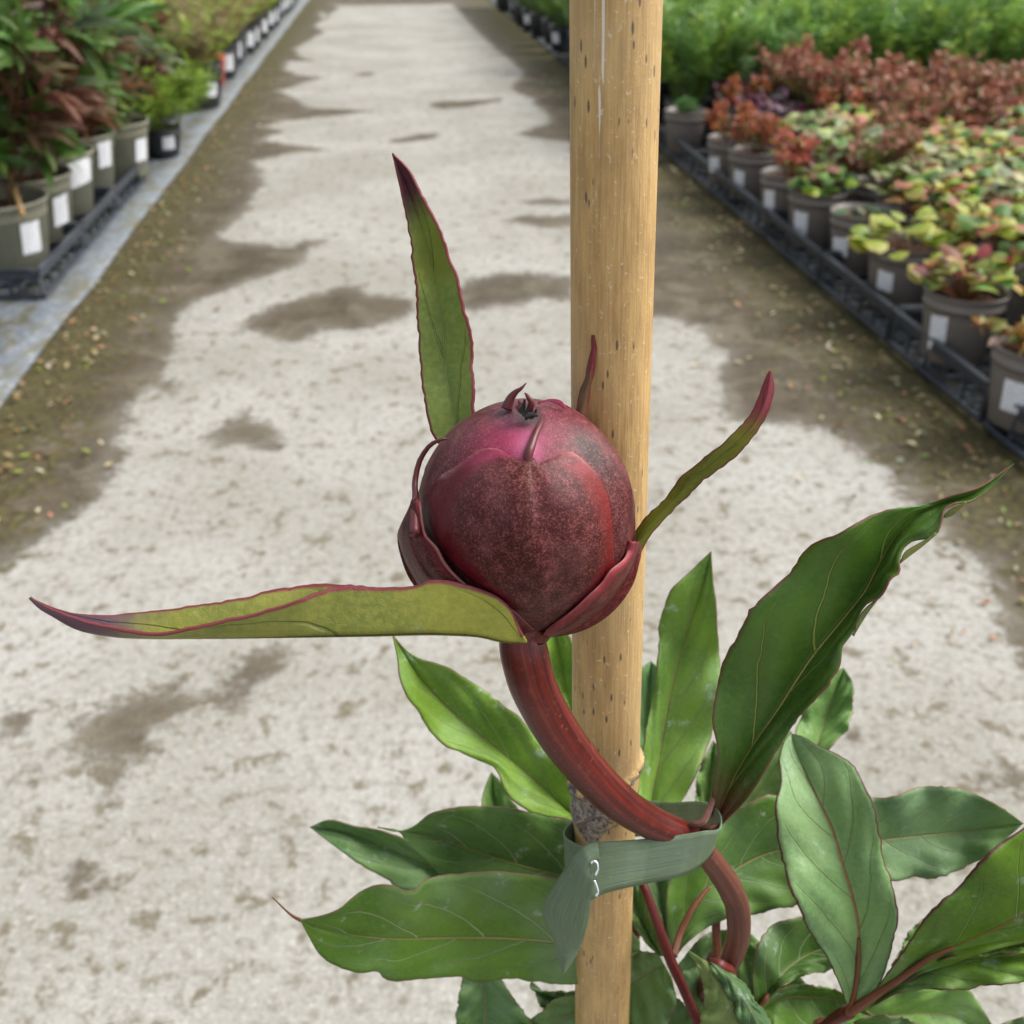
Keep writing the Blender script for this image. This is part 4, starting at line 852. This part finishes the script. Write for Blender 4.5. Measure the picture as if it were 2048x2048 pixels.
shell('petal', cX([(262, 1100), (278, 880), (320, 720), (400, 570), (500, 455), (620, 375), (720, 330), (800, 312)]), cX([(300, 1100), (330, 880), (430, 690), (560, 530), (680, 420), (760, 350), (800, 312)]),
      cX([(350, 1100), (390, 900), (520, 690), (640, 590), (720, 500), (760, 430), (800, 370), (820, 315)]), .0003, col_plain, edge=.6, th=.0003)
# left bulging sepal
shell('sepal', cX([(960, 1640), (700, 1600), (420, 1480), (262, 1368), (198, 1230), (176, 1085), (210, 1000), (245, 930), (262, 880)]), cX([(960, 1640), (740, 1540), (470, 1420), (330, 1290), (262, 1150), (248, 1030), (255, 950), (266, 880)]),
      cX([(960, 1640), (800, 1490), (560, 1365), (440, 1235), (400, 1160), (330, 1080), (312, 1010), (300, 950), (272, 880)]), .0009, col_dark, (1036, 1032, 238., 232.), edge=.5, th=.0006)
def col_low(x, y, u, v):
    c = mixc(MAR*np.array((1.2, .8, .8)), REDM*.75, .35+.3*wig(x, y)); a = .8
    if v < -.55: c = mixc(c, np.array((.30, .03, .05)), (-v-.55)/.3); a = .35
    if v < -.94: c = mixc(c, PALE*.7, .5)
    return c, a
shell('sepal', cX([(1020, 1655), (1090, 1610), (1180, 1530), (1280, 1430), (1350, 1362), (1400, 1290), (1480, 1235), (1515, 1180), (1530, 1120)]), cX([(1030, 1660), (1160, 1600), (1290, 1510), (1390, 1420), (1460, 1340), (1520, 1250), (1545, 1180), (1545, 1120)]),
      cX([(1040, 1665), (1180, 1645), (1300, 1600), (1400, 1530), (1480, 1440), (1530, 1350), (1555, 1260), (1570, 1180), (1565, 1120)]), .0016, col_low, (1056, 1034, 222., 238.), edge=.5, th=.0006)
# horns and tuft
def horn_mat():
    t = NT('horn_red'); n1 = t.noise(500, 4); t.base(t.mix(n1.outputs[0], (.045, .004, .007), (.13, .015, .018))); t.rough(.42); return t.m
HORN = horn_mat()
def horn(pts, rad, name='horn', parent=None, mat=None, n=12):
    """pts in native px with depth, radii px"""
    q = cat_rom([P(*p) for p in pts], 24); r = lin(rad, 24)*.19/F
    V, Fc, UV = tube(q, r, n); return part(name, V, Fc, mat or HORN, parent=parent or bud, uv=UV)
bd = lambda x, y, o: ball_depth(x, y, o)
horn([(*cX([p])[0], d) for p, d in (((938, 745), bd(1061, 954, -.0002)), ((925, 690), bd(1056, 935, .0004)), ((925, 630), bd(1056, 915, .0014)), ((945, 560), bd(1063, 891, .0020)), ((975, 480), bd(1073, 864, .0022)), ((1000, 430), bd(1081, 847, .0020)), ((1018, 372), bd(1087, 827, .0018)))], [2, 9, 8, 6.5, 6, 5.5, 4.5, 1.5])
horn([(*cX([p])[0], d) for p, d in (((262, 1080), .1765), ((262, 960), .1790), ((266, 850), .1830), ((268, 740), .1850), ((290, 650), .1850), ((340, 570), .1840), ((400, 530), .1830), ((450, 518), .1830))], [11, 9, 8, 6.5, 6, 5.5, 4.5, 2])
horn([(*cX([p])[0], d) for p, d in (((800, 345), .1790), ((820, 290), .1785), ((850, 250), .1780), ((885, 225), .1775), ((915, 193), .1775))], [11, 8, 5, 3, 1.2])
horn([(*cX([p])[0], d) for p, d in (((935, 350), .1755), ((945, 310), .1745), ((930, 280), .1742), ((905, 250), .1742))], [7, 5.5, 4, 1.2])
SCAB = simple_mat('scab_dark', (.03, .028, .030), .8, 600, .6, .8)
for a in (((870, 360), (900, 330), (905, 290)), ((890, 375), (925, 350), (935, 320)), ((905, 395), (950, 380), (985, 385)), ((860, 345), (880, 320), (870, 295)), ((930, 395), (970, 360), (975, 345))):
    horn([(*cX([p])[0], .1752-.0003*k) for k, p in enumerate(a)], [6, 5, 2], 'stigma', mat=SCAB if a[0][0] > 865 else HORN, n=8)
# small translucent flap at the top right
V, Fc, UV, _ = surface(cX([(985, 320), (1040, 300), (1100, 320), (1145, 345)]), cX([(985, 310), (1050, 292), (1110, 305), (1145, 340)]), cX([(985, 305), (1060, 286), (1120, 298), (1143, 330)]), [.180, .181], nU=16, nV=4)
o = part('petal', V, Fc, BUDM, parent=bud, uv=UV, col=np.zeros((len(V), 3)), thick=.0004); setcol(o, [PINK*.9]*len(V), .3)

# stems ----------------------------------------------------------------
def stem_mat(name, c1, c2, c3):
    t = NT(name); uv = t.coord('UV', (7, .55, 1)); co = t.coord('Object'); n1 = t.noise(2.2, 5, .6, uv); n2 = t.noise(900, 4, .6, co); n3 = t.noise(90, 4, .5, co)
    c = t.mix(t.ramp(n1.outputs[0], .35, .65), c1, c2); c = t.mix(t.math('MULTIPLY', t.ramp(n1.outputs[0], .56, .72), .7), c, c3)
    c = t.mix(t.math('MULTIPLY', t.ramp(n2.outputs[0], .58, .72), .35), c, (.32, .10, .07)); c = t.mix(t.math('MULTIPLY', t.ramp(n3.outputs[0], .5, .65), .5), c, c1)
    t.base(c); t.rough(.30); t.b.inputs['Specular IOR Level'].default_value = .36
    t.bump(t.math('ADD', n1.outputs[0], t.math('MULTIPLY', n2.outputs[0], .3)), .5, .0006); return t.m
STM = stem_mat('stem_crimson', (.055, .006, .005), (.150, .016, .011), (.17, .055, .03))
STB = stem_mat('stem_brown', (.075, .026, .018), (.16, .055, .035), (.17, .10, .055))
STO = stem_mat('stem_pale', (.13, .04, .02), (.20, .07, .03), (.22, .13, .05))
def stem(name, pts, radpx, mat, conv, n=24, parent=peony, ns=80):
    xy = conv([(p[0], p[1]) for p in pts]); q = np.array([P(x, y, p[2]) for (x, y), p in zip(xy, pts)])
    qq = cat_rom(q, ns); dd = lin([p[2] for p in pts], ns); rr = lin(radpx, ns)*dd/F
    V, Fc, UV = tube(qq, rr, n); return part(name, V, Fc, mat, parent=parent, uv=UV)
stem('stem', [(1060, 330, .190), (1010, 400, .190), (1022, 470, .1905), (1045, 560, .192), (1085, 650, .195), (1145, 755, .199), (1225, 865, .204), (1310, 962, .209), (1405, 1050, .214), (1510, 1118, .219), (1610, 1160, .223), (1690, 1195, .227), (1740, 1235, .230)],
     [42, 49, 47, 46, 44, 42, 40, 37, 35, 32, 30, 26, 22], STM, cA, ns=110)
stem('stem', [(1700, 1200, .2285), (1750, 1258, .231), (1803, 1330, .234), (1846, 1402, .236), (1872, 1480, .238), (1875, 1562, .240), (1853, 1652, .242), (1812, 1758, .246), (1780, 1900, .252), (1765, 2100, .262)],
     [22, 24, 24, 24, 24.5, 24.5, 24, 22, 20, 18], STB, cA, ns=90)
# node knob and wilted sheath
horn([(*cA([(1760, 1680)])[0], .239), (*cA([(1790, 1690)])[0], .238), (*cA([(1830, 1715)])[0], .239), (*cA([(1860, 1735)])[0], .242)], [8, 15, 16, 7], 'node', peony, STM)
horn([(*cB([(575, 1155)])[0], .224), (*cB([(605, 1135)])[0], .2225), (*cB([(640, 1130)])[0], .222), (*cB([(665, 1090)])[0], .224), (*cB([(690, 1030)])[0], .226)], [7, 9, 10, 9, 6], 'petiole', peony, STB)
horn([(*cB([(640, 1150)])[0], .226), (*cB([(680, 1150)])[0], .2245), (*cB([(715, 1135)])[0], .225)], [6, 8, 5], 'node', peony, STB)
# petioles lower down
stem('petiole', [(380, 1300, .262), (420, 1400, .258), (470, 1540, .256), (520, 1680, .256), (570, 1790, .256), (615, 1900, .256), (660, 2020, .257)], [8.5, 9, 9.5, 11, 10.5, 10, 10], STM, cB, 14)
stem('petiole', [(670, 1385, .2675), (600, 1480, .264), (560, 1560, .262), (530, 1660, .258)], [4, 6, 7, 8], STO, cB, 12)
stem('petiole', [(1130, 1950, .262), (1180, 1910, .258), (1235, 1880, .254), (1275, 1850, .252)], [12, 13, 15, 9], STM, cB, 14)
stem('petiole', [(1245, 1880, .251), (1330, 1820, .2475), (1450, 1740, .243), (1560, 1665, .2385), (1650, 1625, .236)], [10, 8.5, 7, 5.5, 3.5], STO, cB, 12)
stem('petiole', [(1230, 1890, .252), (1255, 1800, .250), (1268, 1700, .2475), (1270, 1590, .2455)], [8, 5.5, 4.5, 3], STO, cB, 12)
stem('petiole', [(705, 1420, .275), (700, 1540, .272), (705, 1680, .272)], [9, 9, 9], STO, cB, 12)
stem('petiole', [(920, 1800, .2625), (885, 1850, .26), (850, 1900, .262)], [4, 5, 5], STO, cB, 10)
stem('tendril', [(123, 1517, .2455), (90, 1500, .244), (50, 1465, .242), (25, 1440, .241), (8, 1425, .240)], [4, 3, 2, 1.5, 1], STO, cA, 8)
# pot that holds the peony
POTPE = pot_mesh(.112, .20, BLACK, 'pot'); o = mobj('pot', POTPE, peony, (0, 0, .006)); o = mobj('compost', soil_mesh(.102, .165), peony, (0, 0, .006))
hid = [np.array((.0, .0, .16))+PO, np.array((.03, .02, .30))+PO, P(*cB([(690, 2050)])[0], .262)]
V_, F_, U_ = tube(cat_rom(hid, 20), [.0035]*20, 10); part('stem', V_, F_, STB, uv=U_)
for tgt, b in ((P(*cB([(660, 2020)])[0], .257), (.02, -.02)), (P(*cB([(1130, 1950)])[0], .262), (.04, .01)), (P(*cB([(850, 1900)])[0], .262), (.02, .03)), (P(*cB([(705, 1680)])[0], .272), (-.01, .04)), (P(*cA([(1450, 1500)])[0], .275), (-.02, .03))):
    V_, F_, U_ = tube(cat_rom([PO+np.array((b[0], b[1], .16)), (PO+np.array((b[0], b[1], .16))+tgt)/2+np.array((.01, .01, 0)), tgt], 20), [.0028]*20, 10); part('stem', V_, F_, STB, uv=U_)

# ------------------------------------------------------------------ bamboo cane
def cane_mat():
    t = NT('bamboo'); uv = t.n('TexCoord').outputs['UV']
    mp = t.n('Mapping'); t.l(uv, mp.inputs['Vector']); mp.inputs['Scale'].default_value = (85, 5, 1)
    mp2 = t.n('Mapping'); t.l(uv, mp2.inputs['Vector']); mp2.inputs['Scale'].default_value = (14, 5, 1)
    mp3 = t.n('Mapping'); t.l(uv, mp3.inputs['Vector']); mp3.inputs['Scale'].default_value = (30, 1.0, 1)
    co = t.coord('Object')
    n1 = t.noise(1, 5, .7, mp.outputs[0]); n2 = t.noise(1.6, 4, .6, mp2.outputs[0]); n3 = t.noise(1, 3, .5, mp3.outputs[0]); nf = t.noise(900, 4, .7, co); nb = t.noise(30, 4, .6, co); ng = t.noise(420, 4, .7, co, 1.5)
    c = t.mix(t.ramp(n2.outputs[0], .3, .7), (.37, .225, .090), (.53, .340, .135))
    c = t.mix(t.math('MULTIPLY', t.ramp(n1.outputs[0], .42, .66), .32), c, (.70, .48, .21))
    c = t.mix(t.math('MULTIPLY', t.ramp(n1.outputs[0], .42, .30), .28), c, (.30, .18, .08))
    c = t.mix(t.math('MULTIPLY', t.ramp(nb.outputs[0], .45, .65), .3), c, (.52, .38, .20))
    # fine pale flecks and dark specks
    c = t.mix(t.math('MULTIPLY', t.ramp(nf.outputs[0], .60, .68), .5), c, (.76, .66, .48))
    vo = t.n('TexVoronoi'); mv = t.n('Mapping'); t.l(uv, mv.inputs['Vector']); mv.inputs['Scale'].default_value = (30, 16, 1); t.l(mv.outputs[0], vo.inputs['Vector']); vo.inputs['Scale'].default_value = 1
    spc = t.math('MULTIPLY', t.ramp(t.math('ADD', vo.outputs[0], t.math('MULTIPLY', nf.outputs[0], .06)), .23, .15), t.ramp(nb.outputs[0], .42, .47))
    c = t.mix(t.math('MULTIPLY', spc, .85), c, (.07, .062, .055))
    att = t.n('Attribute'); att.attribute_name = 'Col'; sp = t.n('SeparateColor'); t.l(att.outputs[0], sp.inputs[0])
    gr = t.mix(t.ramp(ng.outputs[0], .40, .60), (.075, .055, .045), (.34, .29, .25))
    c = t.mix(t.ramp(t.math('ADD', sp.outputs[0], t.math('MULTIPLY', t.math('SUBTRACT', ng.outputs[0], .5), .5)), .4, .6), c, gr)
    c = t.mix(t.math('MULTIPLY', t.ramp(t.math('ADD', sp.outputs[1], t.math('MULTIPLY', t.math('SUBTRACT', n1.outputs[0], .5), .9)), .45, .6), .85), c, (.72, .68, .62))
    c = t.mix(sp.outputs[2], c, (.06, .05, .045))
    t.base(c); t.rough(t.math('ADD', .36, t.math('MULTIPLY', n1.outputs[0], .2))); t.b.inputs['Specular IOR Level'].default_value = .45
    t.bump(t.math('ADD', t.math('ADD', n1.outputs[0], t.math('MULTIPLY', nf.outputs[0], .5)), t.math('MULTIPLY', t.math('MULTIPLY', ng.outputs[0], sp.outputs[0]), 4)), .4, .0006); return t.m
pa, pb = P(1232, 0, .168), P(1204, 2048, .276); ax_c = (pa-pb)/np.linalg.norm(pa-pb)
ztop, zbot = .93, .17
top = pa+ax_c*((ztop-pa[2])/ax_c[2]); bot = pb+ax_c*((zbot-pb[2])/ax_c[2])
# rows with the node profile
L_ = np.linalg.norm(top-bot)
def s_at(ypx):
    lo, hi = 0., 1.
    for _ in range(40):
        m_ = (lo+hi)/2
        if proj(bot+(top-bot)*m_)[1] > ypx: lo = m_
        else: hi = m_
    return lo
sN = s_at(1552); ss = np.unique(np.r_[np.linspace(0, 1, 160), sN+np.linspace(-.05, .05, 90)])
e1 = np.cross(ax_c, [0, 1, 0]); e1 /= np.linalg.norm(e1); e2 = np.cross(ax_c, e1)
if e1@cright < 0: e1 = -e1
if e2@cfwd > 0: e2 = -e2          # e1 to the right, e2 towards the camera
V = []; UV = []; cc = []; n = 96
r0 = .0075
for s in ss:
    for k in range(n):
        th = 2*math.pi*k/n; cx_, cy_ = math.cos(th), math.sin(th)
        sl_ = (s-sN)*L_-cx_*.0035*1.0          # the node ring climbs to the right
        r = r0
        ridge = math.exp(-((sl_-.0015)/.0011)**2)*.0013+math.exp(-((sl_+.0065)/.0034)**2)*.0009*(1 if cx_ < .3 else .35)
        r += ridge
        if sl_ > .002: r += .0003*math.exp(-(sl_-.002)/.006)
        if sl_ < -.004: r -= .0004*min(1, (-.004-sl_)/.004)
        r *= 1+.004*math.cos(2*th+1)
        V.append(bot+(top-bot)*s+(e1*cx_+e2*cy_)*r); UV.append((k/n if k else 0, s*L_*10))
        node = 1. if (-.0105+.002*math.sin(th*5) < sl_ < .003+.002*math.sin(th*7) and cx_ < -.05+.12*math.sin(s*900)) else (.75 if abs(sl_-.0012) < .0010 else (.85 if -.0045 < sl_ < 0 and cx_ < .45 else 0.))
        x_, y_, _d = proj(V[-1]); wl = 0.; dk = 0.
        if cy_ > 0:
            if abs(x_-(1208-.035*y_)) < 3.2 and y_ < 250: wl = .95
            elif abs(x_-(1208-.035*y_)) < 2.2 and y_ < 420: wl = .5
            if abs(x_-1188) < 2.5 and y_ < 170: wl = .55
            if abs(sl_+.0085+.0006*cx_) < .00025 and cx_ > -.5: dk = .7
        cc.append((node, wl, dk))
Fc = [(i*n+k, i*n+(k+1) % n, (i+1)*n+(k+1) % n, (i+1)*n+k) for i in range(len(ss)-1) for k in range(n)]+[tuple(range(n-1, -1, -1)), tuple(range((len(ss)-1)*n, len(ss)*n))]
cane = mobj('bamboo_cane', mesh('bamboo_cane', V, Fc, cane_mat(), True, UV, np.array(cc)))
tag(cane, 'thick golden bamboo cane with one rough grey node behind the red bud', 'cane')

# ------------------------------------------------------------------ green plastic tie
def tie_mat():
    t = NT('green_tie'); co = t.coord('UV', (2.0, 40, 1)); ob = t.coord('Object'); n1 = t.noise(1.5, 5, .6, co); n2 = t.noise(500, 4, .6, ob); n3 = t.noise(100, 3, .5, ob)
    c = t.mix(t.ramp(n1.outputs[0], .3, .7), (.125, .185, .105), (.215, .290, .175)); c = t.mix(t.math('MULTIPLY', t.ramp(n3.outputs[0], .45, .62), .4), c, (.20, .28, .20))
    c = t.mix(t.math('MULTIPLY', t.ramp(n2.outputs[0], .62, .75), .3), c, (.4, .5, .4))
    t.base(c); t.rough(.42); t.bump(t.math('ADD', n1.outputs[0], t.math('MULTIPLY', n3.outputs[0], 2.5)), .6, .0006); t.translucent(c, .25); return t.m
TIE = tie_mat()
tie = thing('plant_tie', 'green plastic ribbon tie stapled round the cane and the stem', 'tie', tuple(P(1220, 1700, .225)))
TO = P(1220, 1700, .225)
def strip(T, B, dT, dB, name, parent, nU=60, nV=8, bow=0.):
    a, b = cat_rom(T, nU), cat_rom(B, nU); da, db = lin(dT, nU), lin(dB, nU); V = []; UV = []
    for i in range(nU):
        for j in range(nV+1):
            v = j/nV; q = a[i]*(1-v)+b[i]*v; V.append(P(q[0], q[1], da[i]*(1-v)+db[i]*v-bow*math.sin(math.pi*v))-TO); UV.append((i/(nU-1), v))
    m = nV+1; Fc = [(i*m+j, i*m+j+1, (i+1)*m+j+1, (i+1)*m+j) for i in range(nU-1) for j in range(nV)]
    o = mobj(name, mesh(name, V, Fc, TIE, True, UV), parent); md = o.modifiers.new('s', 'SOLIDIFY'); md.thickness = .00035; md.offset = 0; return o
# loop: tail overlap -> front band -> right turn -> back band -> behind the cane -> left of the cane
strip(cA([(1285, 1207), (1340, 1203), (1400, 1200), (1530, 1190), (1640, 1176), (1740, 1160), (1800, 1148), (1806, 1120), (1790, 1075), (1755, 1052), (1600, 1046), (1480, 1040), (1380, 1060), (1280, 1090), (1200, 1130), (1176, 1165), (1178, 1180), (1210, 1205), (1262, 1228)]),
      cA([(1280, 1438), (1330, 1412), (1400, 1392), (1530, 1365), (1640, 1340), (1700, 1312), (1755, 1262), (1775, 1230), (1760, 1190), (1700, 1180), (1600, 1175), (1480, 1180), (1380, 1200), (1280, 1250), (1200, 1290), (1180, 1310), (1184, 1318), (1200, 1310), (1290, 1290)]),
      [.2150, .2155, .2165, .2185, .2190, .2195, .2200, .2230, .2290, .2370, .2500, .2580, .2600, .2600, .2590, .2560, .2460, .2400, .2340],
      [.2170, .2175, .2185, .2205, .2210, .2215, .2230, .2260, .2310, .2390, .2520, .2600, .2620, .2620, .2600, .2570, .2470, .2410, .2350], 'ribbon', tie, nU=120)
strip(cA([(1310, 1203), (1285, 1207), (1232, 1240), (1165, 1335), (1125, 1400), (1092, 1462), (1100, 1515), (1130, 1575), (1150, 1640), (1160, 1690), (1172, 1726)]),
      cA([(1318, 1275), (1292, 1290), (1290, 1340), (1288, 1390), (1284, 1430), (1278, 1490), (1266, 1550), (1242, 1620), (1216, 1670), (1195, 1702), (1176, 1727)]),
      [.2140, .2135, .2150, .2170, .2180, .2190, .2200, .2210, .2220, .2225, .2230], [.2140, .2130, .2125, .2130, .2140, .2155, .2170, .2190, .2205, .2215, .2225], 'ribbon_tail', tie, nU=60, bow=.0012)
STL = simple_mat('staple_steel', (.75, .78, .78), .22, 50, .05, 0, 1.0)
for pts in ([(1284, 1290), (1294, 1280), (1308, 1290), (1312, 1312), (1302, 1338)], [(1296, 1356), (1306, 1380), (1312, 1408), (1303, 1420)]):
    q = cat_rom([P(*cA([p])[0], .2118) for p in pts], 20); V_, F_, U_ = tube(q-TO, [.00032]*20, 8)
    mobj('staple', mesh('staple', V_, F_, STL), tie)
V_, F_, U_ = tube(cat_rom([P(*cA([p])[0], d) for p, d in (((1286, 1290), .2122), ((1282, 1320), .2135), ((1284, 1360), .2135), ((1286, 1420), .2128))], 16)-TO, [.0005]*16, 8)
